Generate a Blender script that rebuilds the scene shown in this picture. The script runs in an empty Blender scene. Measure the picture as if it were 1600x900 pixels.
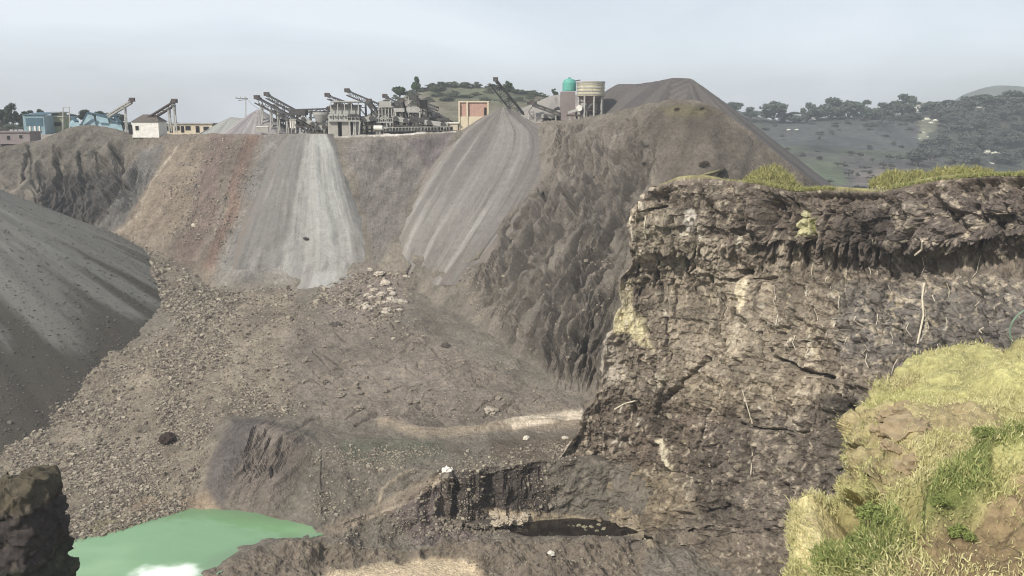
import bpy, math, random
import numpy as np
from mathutils import Vector, Matrix

random.seed(7)
rng = np.random.default_rng(11)
scene = bpy.context.scene
COL = scene.collection
R_ = math.radians

# ---------------------------------------------------------------- camera
FOV = R_(60.0)
PITCH = R_(10.6)
EYE = 0.0
F = 800 / math.tan(FOV / 2)          # focal length in photo pixels
cam_data = bpy.data.cameras.new("camera")
cam = bpy.data.objects.new("camera", cam_data)
COL.objects.link(cam)
cam.location = (0, 0, EYE)
cam.rotation_euler = (math.pi / 2 - PITCH, 0, 0)
cam_data.sensor_fit = 'HORIZONTAL'
cam_data.angle = FOV
cam_data.clip_start = 0.3
cam_data.clip_end = 9000
scene.camera = cam

# ---------------------------------------------------------------- sky and sun
SUN_EL, SUN_AZ = R_(40), R_(-142)      # azimuth clockwise from +Y (view direction)
world = bpy.data.worlds.new("World")
scene.world = world
world.use_nodes = True
nt = world.node_tree
nt.nodes.clear()
out = nt.nodes.new("ShaderNodeOutputWorld")
bg = nt.nodes.new("ShaderNodeBackground")
sky = nt.nodes.new("ShaderNodeTexSky")
sky.sky_type = 'NISHITA'
sky.sun_disc = False
sky.sun_elevation = SUN_EL
sky.sun_rotation = SUN_AZ
sky.air_density = 1.0
sky.dust_density = 2.0
sky.ozone_density = 1.5
tc = nt.nodes.new("ShaderNodeTexCoord")
mp = nt.nodes.new("ShaderNodeMapping")
mp.inputs['Scale'].default_value = (1.2, 1.2, 5.0)
ns = nt.nodes.new("ShaderNodeTexNoise")
ns.inputs['Scale'].default_value = 1.6
ns.inputs['Detail'].default_value = 5
ns.inputs['Roughness'].default_value = 0.5
ns.inputs['Distortion'].default_value = 0.6
cr = nt.nodes.new("ShaderNodeValToRGB")
cr.color_ramp.elements[0].position = 0.36
cr.color_ramp.elements[0].color = (0.5, 0.5, 0.5, 1)
cr.color_ramp.elements[1].position = 0.66
cr.color_ramp.elements[1].color = (1, 1, 1, 1)
mx = nt.nodes.new("ShaderNodeMix")
mx.data_type = 'RGBA'
mx.inputs['B'].default_value = (7.0, 7.55, 8.15, 1)   # thin bright overcast veil
nt.links.new(tc.outputs['Generated'], mp.inputs['Vector'])
nt.links.new(mp.outputs['Vector'], ns.inputs['Vector'])
nt.links.new(ns.outputs['Fac'], cr.inputs['Fac'])
nt.links.new(cr.outputs['Color'], mx.inputs['Factor'])
nt.links.new(sky.outputs['Color'], mx.inputs['A'])
sx = nt.nodes.new("ShaderNodeSeparateXYZ"); hr = nt.nodes.new("ShaderNodeMapRange"); sc_ = nt.nodes.new("ShaderNodeVectorMath"); sc_.operation = 'SCALE'
hr.interpolation_type = 'SMOOTHSTEP'
hr.inputs['From Min'].default_value = 0.0; hr.inputs['From Max'].default_value = 0.22; hr.inputs['To Min'].default_value = 1.22; hr.inputs['To Max'].default_value = 1.0
nt.links.new(tc.outputs['Generated'], sx.inputs[0]); nt.links.new(sx.outputs['Z'], hr.inputs['Value'])
nt.links.new(mx.outputs['Result'], sc_.inputs[0]); nt.links.new(hr.outputs['Result'], sc_.inputs['Scale'])
nt.links.new(sc_.outputs['Vector'], bg.inputs['Color'])
bg.inputs['Strength'].default_value = 0.105
nt.links.new(bg.outputs['Background'], out.inputs['Surface'])

sun_d = bpy.data.lights.new("sun", 'SUN')
sun_d.energy = 4.2
sun_d.angle = R_(1.2)
sun_d.color = (1.0, 0.95, 0.86)
sun = bpy.data.objects.new("sun", sun_d)
COL.objects.link(sun)
sdir = Vector((math.sin(SUN_AZ) * math.cos(SUN_EL), math.cos(SUN_AZ) * math.cos(SUN_EL), math.sin(SUN_EL)))
sun.rotation_euler = sdir.to_track_quat('Z', 'Y').to_euler()

vs = scene.view_settings
vs.view_transform = 'Standard'
vs.look = 'None'
vs.exposure = 0.15
vs.gamma = 1.0
vs.use_curve_mapping = False
scene.cycles.max_bounces = 5
scene.cycles.diffuse_bounces = 2
scene.cycles.volume_bounces = 0
scene.cycles.use_denoising = True
scene.cycles.filter_width = 1.1

# ---------------------------------------------------------------- geometry helpers
CT, ST = math.cos(PITCH), math.sin(PITCH)

def ratio(py):                       # Z/Y of the sight line through a photo row
    v = (450 - np.asarray(py, float)) / F
    return (v * CT - ST) / (v * ST + CT)

def unproj(px, py, d):               # numpy: point seen at (px,py), d metres ahead
    px = np.asarray(px, float); py = np.asarray(py, float)
    u = (px - 800) / F; v = (450 - py) / F
    k = d / (v * ST + CT)
    return np.stack([u * k, d + 0 * k, (v * CT - ST) * k + EYE], -1)

def at(px, py, d):
    return Vector(unproj(px, py, float(d)).tolist())

def py_of(d, z):                     # photo row of height z at distance d
    r = z / np.asarray(d, float)
    v = (r * CT + ST) / (CT - r * ST)
    return 450 - v * F

def d_of(py, z):
    return z / ratio(py)

# ---- noise
def _h(ix, iy, iz, seed):
    n = (ix.astype(np.int64) * 374761393 + iy.astype(np.int64) * 668265263 + iz.astype(np.int64) * 2147483647 + seed * 974634777) & 0xffffffff
    n = ((n ^ (n >> 13)) * 1274126177) & 0xffffffff
    n = ((n ^ (n >> 16)) * 2246822519) & 0xffffffff
    n = n ^ (n >> 15)
    return (n & 0xffffff).astype(np.float32) / 8388607.5 - 1.0

def vn(x, y, z, seed=0):
    x = np.asarray(x, np.float64); y = np.asarray(y, np.float64) + 0 * x; z = np.asarray(z, np.float64) + 0 * x
    ix = np.floor(x); iy = np.floor(y); iz = np.floor(z)
    fx = (x - ix).astype(np.float32); fy = (y - iy).astype(np.float32); fz = (z - iz).astype(np.float32)
    fx = fx * fx * fx * (fx * (fx * 6 - 15) + 10); fy = fy * fy * fy * (fy * (fy * 6 - 15) + 10); fz = fz * fz * fz * (fz * (fz * 6 - 15) + 10)
    r = 0
    for a in (0, 1):
        wa = fx if a else 1 - fx
        for b in (0, 1):
            wb = fy if b else 1 - fy
            for c in (0, 1):
                wc = fz if c else 1 - fz
                r = r + wa * wb * wc * _h(ix + a, iy + b, iz + c, seed)
    return r

def fbm(x, y, z, octv=4, seed=0, gain=0.5, lac=2.03):
    r = 0; a = 1; t = 0; f = 1.0
    for k in range(octv):
        r = r + a * vn(x * f + 17.3 * k, y * f - 9.1 * k, z * f + 5.7 * k, seed + k)
        t += a; a *= gain; f *= lac
    return r / t * 1.6

def ridged(x, y, z, octv=4, seed=0, gain=0.55, lac=2.1):
    r = 0; a = 1; t = 0; f = 1.0
    for k in range(octv):
        n = 1 - np.abs(vn(x * f + 3.1 * k, y * f + 7.7 * k, z * f - 2.3 * k, seed + k)) * 1.6
        r = r + a * n; t += a; a *= gain; f *= lac
    return r / t

def worley(x, y, z, seed=0):         # F1, F2-F1, cell value
    ix = np.floor(x); iy = np.floor(y); iz = np.floor(z)
    f1 = np.full(x.shape, 9.0, np.float32); f2 = f1.copy(); cv = np.zeros(x.shape, np.float32)
    for a in (-1, 0, 1):
        for b in (-1, 0, 1):
            for c in (-1, 0, 1):
                jx, jy, jz = ix + a, iy + b, iz + c
                ox = _h(jx, jy, jz, seed) * .45 + .5; oy = _h(jx, jy, jz, seed + 1) * .45 + .5; oz = _h(jx, jy, jz, seed + 2) * .45 + .5
                dd = np.sqrt((jx + ox - x) ** 2 + (jy + oy - y) ** 2 + (jz + oz - z) ** 2).astype(np.float32)
                nearer = dd < f1
                f2 = np.where(nearer, f1, np.minimum(f2, dd))
                cv = np.where(nearer, _h(jx, jy, jz, seed + 3), cv)
                f1 = np.where(nearer, dd, f1)
    return f1, f2 - f1, cv

def sstep(a, b, x):
    t = np.clip((x - a) / (b - a), 0, 1)
    return t * t * (3 - 2 * t)

def polymask(x, y, poly, soft=6.0):  # 1 inside a polygon, soft edge
    inside = np.zeros(x.shape, bool); dist = np.full(x.shape, 1e9)
    n = len(poly)
    for i in range(n):
        x0, y0 = poly[i]; x1, y1 = poly[(i + 1) % n]
        if y0 != y1:
            c = ((y0 > y) != (y1 > y)) & (x < (x1 - x0) * (y - y0) / (y1 - y0) + x0)
            inside ^= c
        dx, dy = x1 - x0, y1 - y0
        t = np.clip(((x - x0) * dx + (y - y0) * dy) / (dx * dx + dy * dy + 1e-9), 0, 1)
        dist = np.minimum(dist, np.hypot(x - x0 - t * dx, y - y0 - t * dy))
    sd = np.where(inside, dist, -dist)
    return sstep(-soft, soft, sd)

def srgb(r, g, b):                   # 0..255 surface colour -> linear
    f = lambda c: (c / 255 / 12.92) if c / 255 <= .04045 else ((c / 255 + .055) / 1.055) ** 2.4
    return np.array([f(r), f(g), f(b)])

def mixc(base, c, m):
    return base + (np.asarray(c) - base) * m[..., None]

def interp_pts(pts, x):              # [(px, v)...] -> smooth interpolation
    a = np.array(sorted(pts), float)
    return np.interp(x, a[:, 0], a[:, 1])

def blur(a, s, axis):
    r = int(3 * s); k = np.exp(-0.5 * (np.arange(-r, r + 1) / s) ** 2); k /= k.sum()
    pad = [(0, 0)] * a.ndim; pad[axis] = (r, r)
    b = np.pad(a, pad, mode='edge')
    return np.apply_along_axis(lambda v: np.convolve(v, k, 'valid'), axis, b)

def grid_normals(P):
    du = np.gradient(P, axis=1); dv = np.gradient(P, axis=0)
    n = np.cross(du, dv); n /= np.linalg.norm(n, axis=-1, keepdims=True) + 1e-12
    return n

def make_mesh(name, V, Fc, col=None, smooth=True, mat=None):
    V = np.asarray(V, np.float32).reshape(-1, 3)
    me = bpy.data.meshes.new(name)
    nf, k = Fc.shape
    me.vertices.add(len(V)); me.vertices.foreach_set('co', V.ravel())
    me.loops.add(nf * k); me.loops.foreach_set('vertex_index', Fc.astype(np.int32).ravel())
    me.polygons.add(nf)
    me.polygons.foreach_set('loop_start', (np.arange(nf) * k).astype(np.int32))
    me.polygons.foreach_set('use_smooth', np.full(nf, smooth))
    me.update(calc_edges=True)
    if col is not None:
        at_ = me.color_attributes.new("tint", 'FLOAT_COLOR', 'POINT')
        c4 = np.ones((len(V), 4), np.float32); c4[:, :3] = np.clip(np.asarray(col).reshape(-1, 3), 0, 1)
        at_.data.foreach_set('color', c4.ravel())
    if mat: me.materials.append(mat)
    return me

def link(name, me, parent=None, kind=None, label=None, cat=None, group=None):
    o = bpy.data.objects.new(name, me); COL.objects.link(o)
    if parent: o.parent = parent
    if kind: o['kind'] = kind
    if label: o['label'] = label
    if cat: o['category'] = cat
    if group: o['group'] = group
    return o

def grid_faces(Rn, Cn, keep=None, flip=False):
    i = np.arange(Rn * Cn).reshape(Rn, Cn)
    q = np.stack([i[:-1, :-1], i[1:, :-1], i[1:, 1:], i[:-1, 1:]], -1).reshape(-1, 4)
    if flip: q = q[:, ::-1]
    if keep is not None:
        kk = (keep[:-1, :-1] & keep[1:, :-1] & keep[1:, 1:] & keep[:-1, 1:]).reshape(-1)
        q = q[kk]
    return q

def compact(V, Fc, col):
    used = np.unique(Fc); m = np.full(len(V), -1); m[used] = np.arange(len(used))
    return V[used], m[Fc], (col[used] if col is not None else None)

# ---------------------------------------------------------------- materials
def principled(name):
    m = bpy.data.materials.new(name); m.use_nodes = True
    n = m.node_tree; b = n.nodes['Principled BSDF']
    return m, n, b

def earth_mat(name, scale=1.0, var=0.35, bump=0.5, bscale=4.0, rough=0.95, dist=0.15):
    """surface whose own colour is in the 'tint' attribute, broken up by 3-D noise"""
    m, n, b = principled(name)
    a = n.nodes.new('ShaderNodeAttribute'); a.attribute_name = 'tint'
    t = n.nodes.new('ShaderNodeTexCoord')
    n1 = n.nodes.new('ShaderNodeTexNoise'); n1.inputs['Scale'].default_value = 1.3 * scale; n1.inputs['Detail'].default_value = 8; n1.inputs['Roughness'].default_value = .72
    n2 = n.nodes.new('ShaderNodeTexVoronoi'); n2.inputs['Scale'].default_value = bscale * scale
    mr = n.nodes.new('ShaderNodeMapRange'); mr.inputs['From Min'].default_value = .3; mr.inputs['From Max'].default_value = .7
    mr.inputs['To Min'].default_value = 1 - var; mr.inputs['To Max'].default_value = 1 + var
    vm = n.nodes.new('ShaderNodeVectorMath'); vm.operation = 'SCALE'
    n.links.new(t.outputs['Object'], n1.inputs['Vector']); n.links.new(t.outputs['Object'], n2.inputs['Vector'])
    n.links.new(n1.outputs['Fac'], mr.inputs['Value'])
    n.links.new(a.outputs['Color'], vm.inputs[0]); n.links.new(mr.outputs['Result'], vm.inputs['Scale'])
    n.links.new(vm.outputs['Vector'], b.inputs['Base Color'])
    add = n.nodes.new('ShaderNodeMath'); add.operation = 'MULTIPLY_ADD'; add.inputs[1].default_value = .5
    n.links.new(n2.outputs['Distance'], add.inputs[0]); n.links.new(n1.outputs['Fac'], add.inputs[2])
    bp = n.nodes.new('ShaderNodeBump'); bp.inputs['Strength'].default_value = bump; bp.inputs['Distance'].default_value = dist
    n.links.new(add.outputs['Value'], bp.inputs['Height']); n.links.new(bp.outputs['Normal'], b.inputs['Normal'])
    b.inputs['Roughness'].default_value = rough
    b.inputs['Specular IOR Level'].default_value = .15
    return m

def plain_mat(name, rgb, rough=.8, metal=0.0, var=.25, scale=2.0, bump=0.15):
    m, n, b = principled(name)
    t = n.nodes.new('ShaderNodeTexCoord')
    n1 = n.nodes.new('ShaderNodeTexNoise'); n1.inputs['Scale'].default_value = scale; n1.inputs['Detail'].default_value = 6; n1.inputs['Roughness'].default_value = .65
    cr_ = n.nodes.new('ShaderNodeValToRGB')
    cr_.color_ramp.elements[0].position = .3; cr_.color_ramp.elements[0].color = tuple(c * (1 - var) for c in rgb) + (1,)
    cr_.color_ramp.elements[1].position = .7; cr_.color_ramp.elements[1].color = tuple(min(1, c * (1 + var)) for c in rgb) + (1,)
    n.links.new(t.outputs['Object'], n1.inputs['Vector']); n.links.new(n1.outputs['Fac'], cr_.inputs['Fac'])
    n.links.new(cr_.outputs['Color'], b.inputs['Base Color'])
    bp = n.nodes.new('ShaderNodeBump'); bp.inputs['Strength'].default_value = bump; bp.inputs['Distance'].default_value = .05
    n.links.new(n1.outputs['Fac'], bp.inputs['Height']); n.links.new(bp.outputs['Normal'], b.inputs['Normal'])
    b.inputs['Roughness'].default_value = rough; b.inputs['Metallic'].default_value = metal
    b.inputs['Specular IOR Level'].default_value = .25
    return m

M_EARTH = earth_mat('earth', 1.4, .42, .9, 2.6, dist=.25)
M_GRAVEL = earth_mat('gravel', 3.2, .3, .6, 3.0)
M_CLIFF = earth_mat('quarry_rock', 1.1, .42, .9, 2.2, dist=.25)
M_NEAR = earth_mat('bank_soil', 4.0, .4, .9, 4.0, dist=.06)
M_FAR = earth_mat('hillside', .22, .35, .6, 1.2, dist=1.0)
# ================================================================ PIT: walls, floor, benches, plateau
# rows of the pit terrain, top to bottom: stations of (photo column, row, height or distance)
def row(pts, mode):
    a = np.array(sorted(pts), float)
    py = a[:, 1]; d = a[:, 2] if mode == 'd' else d_of(py, a[:, 2])
    return a[:, 0], py, d
PXA = np.arange(-320, 1420, 1.7)
rowsA = [
 row([(-320,225,225),(0,222,215),(60,221,212),(90,207,212),(120,197,210),(150,196,210),(185,203,208),(215,213,205),(330,208,203),(450,210,198),(520,213,196),(600,210,196),(700,206,196),(720,204,196),(850,191,191),(900,188,186),(950,178,178),(1000,165,168),(1050,156,160),(1100,158,155),(1130,174,153),(1160,196,151),(1200,228,150),(1250,268,148),(1290,296,148),(1350,335,148),(1420,360,148)],'d'),
 row([(-320,300,208),(0,290,203),(80,292,199),(150,292,197),(200,290,192),(300,300,185),(450,300,184),(600,300,182),(700,300,178),(800,330,166),(900,345,150),(950,340,146),(1000,328,143),(1100,292,141),(1200,310,140),(1420,400,138)],'d'),
 row([(-320,440,-30),(0,420,-29),(60,395,-25),(100,378,-24.6),(150,372,-24.3),(200,378,-24.6),(250,392,-25.8),(300,420,-28.3),(330,450,-30.8),(450,452,-31),(520,432,-29.2),(600,434,-29.2),(650,450,-30.4),(700,482,-32.2),(750,512,-33.6),(800,548,-35),(850,585,-36),(900,605,-36.5),(1000,620,-37),(1420,650,-38)],'z'),
 row([(-320,570,-37),(0,560,-36),(100,560,-36.3),(200,545,-35.6),(300,540,-35.4),(400,535,-35),(470,515,-33.6),(560,500,-32.4),(600,495,-32.2),(660,520,-33.4),(720,570,-35.6),(800,612,-37.2),(850,628,-37.6),(900,640,-37.8),(1000,655,-38),(1420,690,-39)],'z'),
 row([(-320,700,-41.3),(0,690,-41),(100,685,-41),(200,675,-40.5),(300,662,-39.5),(350,645,-38.4),(420,644,-38.4),(500,653,-38.6),(560,662,-38.8),(600,668,-38.9),(650,676,-39),(700,674,-38.9),(780,664,-38.7),(850,660,-38.6),(900,656,-38.5),(1000,670,-39),(1420,700,-39)],'z'),
 row([(-320,765,-43),(0,755,-42.9),(100,750,-42.7),(200,745,-42.3),(280,738,-41.8),(315,710,-40.6),(335,672,-38.7),(360,664,-38.4),(420,668,-38.4),(480,680,-38.7),(520,705,-39.6),(560,722,-40),(600,728,-39.6),(650,733,-38.9),(700,736,-38.6),(760,731,-38.6),(830,721,-38.6),(900,715,-38.7),(1000,722,-39),(1420,760,-40)],'z'),
 row([(-320,890,-45),(60,880,-45),(100,868,-45),(130,850,-45),(200,826,-45),(290,803,-45),(320,799,-45),(350,797,-45),(400,801,-45),(450,815,-45),(490,824,-44.95),(506,828,-44.7),(550,812,-44.0),(600,786,-42.6),(650,764,-40.9),(685,752,-39.8),(692,800,-43.8),(720,818,-44.8),(780,818,-45.4),(850,812,-45.9),(900,811,-46),(950,815,-46),(1000,826,-45.6),(1420,840,-45)],'z'),
 row([(-320,930,-47),(100,905,-47),(130,890,-47),(200,872,-46.8),(290,850,-47),(350,838,-46.8),(400,828,-46.4),(450,825,-45.6),(490,828,-45),(506,830,-44.7),(550,818,-44.5),(600,812,-44.2),(650,806,-43.5),(690,806,-44.3),(720,822,-45.1),(780,823,-46),(850,824,-46.4),(900,824,-46.4),(950,826,-46.4),(1000,831,-45.8),(1420,850,-45.4)],'z'),
 row([(-320,975,-47.5),(270,960,-47),(300,905,-45.5),(318,893,-45),(370,860,-45),(420,845,-45),(490,831,-45),(506,832,-44.7),(550,834,-44.9),(600,837,-45.4),(650,840,-46),(700,842,-46),(780,833,-45.5),(850,838,-45.6),(900,839,-45.6),(950,840,-45.6),(1000,842,-45.6),(1420,870,-46)],'z'),
 row([(-320,1000,-47.5),(285,985,-47),(310,915,-44.8),(370,876,-44.3),(420,860,-44.1),(500,845,-44.4),(560,847,-44.6),(600,850,-45),(650,854,-45.3),(700,852,-44.9),(755,848,-44.4),(850,849,-44.6),(950,849,-44.6),(1000,853,-44.9),(1420,885,-45)],'z'),
 row([(-320,1020,-47.5),(300,1000,-46),(400,900,-44.6),(480,884,-45.5),(540,878,-46),(600,874,-46.1),(700,876,-46.1),(745,884,-45.9),(790,890,-45.2),(850,888,-44.6),(1000,886,-44.7),(1420,920,-45)],'z'),
 row([(-320,1060,-47.5),(300,1050,-46),(600,1050,-46.4),(1000,1050,-45),(1420,1060,-46)],'z'),
]
TA = np.linspace(0, 1, 760)
nC = len(PXA)
PYR = np.stack([np.interp(PXA, r[0], r[1]) for r in rowsA]); IDR = np.stack([1 / np.interp(PXA, r[0], r[2]) for r in rowsA])
PYR = blur(PYR, 3.2, 1); IDR = blur(IDR, 3.2, 1)
for k in range(1, len(rowsA)): PYR[k] = np.maximum(PYR[k], PYR[k - 1] + 1.5)
# even spread of vertex rows over the visible rows of the photo
PYA = PYR[0][None, :] + TA[:, None] * (PYR[-1] - PYR[0])[None, :]
DA = np.empty_like(PYA)
for j in range(nC):
    DA[:, j] = 1 / np.interp(PYA[:, j], PYR[:, j], IDR[:, j])
DA = blur(DA, 1.5, 0)
DA[0] = 1 / IDR[0]
PX2 = np.broadcast_to(PXA, PYA.shape)
PA = unproj(PX2, PYA, DA)

def D_wall(px, py):                  # distance of the pit surface along a sight line
    px = np.atleast_1d(np.asarray(px, float)); py = np.atleast_1d(np.asarray(py, float))
    j = np.clip((px - PXA[0]) / (PXA[1] - PXA[0]), 0, nC - 1.001); j0 = j.astype(int); fj = j - j0
    outv = 0
    for jj, w in ((j0, 1 - fj), (j0 + 1, fj)):
        t = np.clip((py - PYR[0][jj]) / (PYR[-1][jj] - PYR[0][jj]), 0, 1) * (len(TA) - 1)
        i0 = np.clip(t.astype(int), 0, len(TA) - 2); fi = t - i0
        outv = outv + w * (DA[i0, jj] * (1 - fi) + DA[i0 + 1, jj] * fi)
    return outv

X, Y, Z = PA[..., 0], PA[..., 1], PA[..., 2]
wx = fbm(X * .05, Y * .05, Z * .05, 3, 5) * 14      # edge wobble of the material patches (photo px)
wy = fbm(X * .05 + 40, Y * .05, Z * .05, 3, 9) * 10
qx, qy = PX2 + wx, PYA + wy
def reg(poly, soft=8): return polymask(qx, qy, poly, soft)

m_face   = reg([(60,270),(200,265),(230,250),(225,300),(170,370),(130,375),(60,345)], 14)          # dark rock face at far left
m_spoil  = reg([(230,205),(430,205),(400,330),(330,450),(290,420),(190,375),(160,360)], 8)
m_grystrip = reg([(225,232),(262,222),(215,330),(185,372),(145,368),(175,320)], 5)
m_brown  = reg([(330,215),(372,212),(330,330),(300,420),(265,410),(300,320)], 9)
m_brown2 = reg([(388,215),(412,212),(360,340),(335,420),(312,420),(345,330)], 7)
m_tan    = reg([(262,225),(330,215),(300,320),(270,375),(205,370),(220,320)], 8)
m_greyfan= reg([(415,212),(450,212),(450,452),(335,452),(345,400),(385,290)], 14)
m_mid    = reg([(560,213),(715,207),(640,310),(605,400),(590,420),(560,330),(540,240)], 7)
m_vdark  = reg([(645,212),(712,207),(690,235),(666,262)], 6)
m_gully  = reg([(880,200),(1035,175),(1030,270),(985,310),(975,400),(950,520),(935,600),(880,590),(800,540),(760,470),(745,430),(800,350),(868,270)], 22)
m_browntop= reg([(960,190),(1050,150),(1130,160),(1300,310),(1280,400),(1020,300),(1030,230)], 14)
m_grasst = reg([(1035,168),(1075,160),(1125,172),(1110,185),(1050,184)], 8)
m_rub    = reg([(150,375),(250,395),(330,452),(450,452),(490,520),(440,560),(470,620),(330,655),(310,760),(290,800),(200,822),(90,860),(-300,880),(-300,560),(200,540),(290,500),(200,430)], 34)
m_rub2   = reg([(520,430),(640,425),(640,470),(600,480),(560,520),(500,500)], 14)
m_floor  = reg([(440,520),(590,480),(700,540),(800,600),(905,630),(905,665),(650,680),(470,650)], 16)
m_path   = reg([(590,655),(660,668),(780,655),(905,645),(905,662),(780,668),(660,682),(600,668)], 4)
m_path2  = reg([(785,660),(830,645),(905,632),(905,652),(800,662)], 4)
m_mound  = reg([(358,655),(420,650),(495,690),(470,740),(445,812),(400,800),(350,797),(318,775),(335,710)], 9)
m_mound2 = reg([(362,650),(405,655),(385,715),(350,800),(318,780),(326,735),(342,690)], 9)
m_orange = reg([(210,770),(320,770),(345,796),(290,804),(200,826),(190,800)], 9)
m_gshore = reg([(100,830),(200,800),(300,795),(300,815),(180,840),(100,875)], 8)
m_veg    = reg([(540,690),(690,684),(690,705),(620,722),(545,715)], 9)
m_road   = reg([(690,735),(705,742),(620,800),(520,838),(495,832),(590,790)], 5)
m_dcliff = reg([(690,735),(850,718),(860,812),(780,818),(720,818),(700,800)], 5)
m_slate  = reg([(615,800),(690,745),(700,812),(760,850),(650,850)], 6)
m_tanflat= reg([(470,900),(540,878),(650,873),(740,880),(780,910),(700,960),(400,960)], 7)
m_nridge = reg([(500,838),(640,858),(700,850),(850,845),(1010,850),(1010,960),(780,960),(740,878),(560,872),(300,950),(300,900),(420,850)], 6)
m_poolr  = reg([(760,800),(900,800),(1010,820),(1030,850),(1010,856),(1000,838),(900,815),(790,820)], 4)
m_band   = reg([(770,678),(905,668),(890,690),(850,720),(790,720),(760,700)], 7)

# ---- relief
def in_region(r_, poly):
    xs_ = [p[0] for p in poly]; ys_ = [p[1] for p in poly]
    while True:
        x_, y_ = r_.uniform(min(xs_), max(xs_)), r_.uniform(min(ys_), max(ys_))
        if polymask(np.array([x_]), np.array([y_]), poly, 1)[0] > .5: return x_, y_
m_moundw = polymask(PX2 + .5 * wx, PYA + .5 * wy, [(362,660),(420,655),(490,695),(465,745),(440,800),(400,792),(348,790),(322,768),(338,705)], 20)
NA = grid_normals(PA); NA *= np.where(NA[..., 2:3] < 0, -1, 1)
sh = (X + 0.45 * Z)                                # gullies lean down to the left
base_n = fbm(X * .045, Y * .045, Z * .045, 4, 20)
fine = fbm(X * .55, Y * .55, Z * .55, 4, 31)
gul = ridged((X - .62 * Z) * .13 + .5 * fbm(X * .05, Y * .05, Z * .05, 3, 44), Z * .028 + 3, 0 * X, 4, 40)
gul2 = ridged((X - .5 * Z) * .42 + .4 * fbm(X * .1, Y * .1, Z * .1, 2, 48), Z * .07 + 3, 0 * X, 3, 50)
gul3 = ridged((X - .55 * Z) * 1.1 + .5 * fbm(X * .2, Y * .2, Z * .2, 2, 49), Z * .2, 0 * X, 3, 52)
vert = ridged(X * .45, Z * .07, Y * .05, 4, 60)
w1, w2, wc = worley(X * .33, Y * .33, Z * .33, 70)
smooth_m = np.clip(m_greyfan + m_grystrip + m_path + m_tanflat + m_vdark, 0, 1)
wallz = sstep(0, 14, PYA - PYR[0]) * sstep(0, 40, PYR[2] - PYA + 20)
disp = .9 * base_n * (1 - .5 * smooth_m) * sstep(0, 30, PYA - PYR[0] + 5)
disp += .22 * fine * (1 - .75 * smooth_m)
disp += m_gully * (-2.3 * sstep(np.quantile(gul, .62), np.quantile(gul, .97), gul) - 1.25 * sstep(np.quantile(gul2, .6), np.quantile(gul2, .96), gul2) + 1.6 + .6 * fbm(X * .25, Y * .25, Z * .25, 3, 46) - .7 * sstep(np.quantile(gul3, .6), np.quantile(gul3, .97), gul3))
disp += m_moundw * (1.5 - .3 * fine)
disp += m_moundw * (1 - .8 * m_mound2) * 1.3 * (ridged((X - .9 * Z) * .5, Z * .1, 0 * X, 3, 65) - .5) * (1 - .8 * m_mound2)
disp += m_face * (2.4 * (vert - .6) + 1.2 * (w1 - .5))
lft = sstep(300, 180, PX2) * sstep(400, 340, PYA) * sstep(0, 16, PYA - PYR[0])
disp += lft * (1.3 * (ridged(X * .16, Y * .1, Z * .07, 4, 86) - .7) + .35 * fine)
disp += m_dcliff * (1.2 * (vert - .5) + .8 * (w1 - .5))
disp += .45 * (vert - .5) * m_mid * wallz + .35 * (vert - .5) * m_spoil
disp += m_nridge * .5 * fine + m_slate * .35 * fine
disp += .35 * m_rub * (.5 - w1) * .8 + .35 * m_band * (w1 - .5)
chan = fbm(X * .11 + 3, Y * .11, Z * .11, 4, 82)
disp += 0.8 * m_floor * ridged(X * .1 + .5 * chan, Y * .22, 0 * X, 4, 84) - .15 * m_floor
def near_line(PXg, PYg, pts, rad, warp):          # 1 on a polyline, falling to 0 at rad
    dm = np.full(PXg.shape, 1e9)
    for (x0, y0), (x1, y1) in zip(pts[:-1], pts[1:]):
        dx, dy = x1 - x0, y1 - y0
        t = np.clip(((PXg + warp - x0) * dx + (PYg - y0) * dy) / (dx * dx + dy * dy), 0, 1)
        dm = np.minimum(dm, np.hypot(PXg + warp - x0 - t * dx, PYg - y0 - t * dy) / (1 - .5 * t))
    return sstep(rad, 0, dm)
rl = random.Random(5)
def carve(pts, rad, depth, mask=None):
    xs_ = [p[0] for p in pts]; j0 = max(0, int((min(xs_) - rad - 22 - PXA[0]) / 1.7)); j1 = min(nC, int((max(xs_) + rad + 22 - PXA[0]) / 1.7))
    sl_ = (slice(None), slice(j0, j1))
    disp[sl_] -= (1 if mask is None else mask[sl_]) * depth * near_line(PX2[sl_], PYA[sl_], pts, rad, wx[sl_] * .7 + 3 * fine[sl_])
for pts, rad, dep in [([(978,248),(940,280),(905,330),(870,372)], 9, 2.4), ([(1012,240),(985,290),(965,330),(940,400),(905,470)], 8, 2.2), ([(840,285),(858,315),(850,345),(832,372)], 8, 2.4), ([(890,300),(905,335),(880,365),(850,400)], 7, 2.2),
                      ([(838,372),(826,400),(815,430)], 12, 3.0), ([(812,428),(838,425)], 7, 2.2), ([(950,395),(920,405),(905,420),(900,470)], 8, 2.4), ([(760,355),(735,380),(722,410)], 7, 1.6), ([(860,440),(835,480),(815,520),(800,545)], 9, 2.6), ([(905,440),(880,490),(858,540),(850,580)], 8, 2.6),
                      ([(945,470),(925,520),(912,560)], 8, 2.6), ([(980,330),(960,350),(950,390)], 7, 2.0), ([(640,402),(648,415),(640,430)], 5, 1.4), ([(920,200),(910,225)], 3, 1.2), ([(885,200),(888,215),(880,235)], 3, 1.4), ([(725,420),(760,405),(800,392)], 6, 1.4)]:
    carve(pts, rad, dep, np.maximum(m_gully, PYA < 430))
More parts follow.
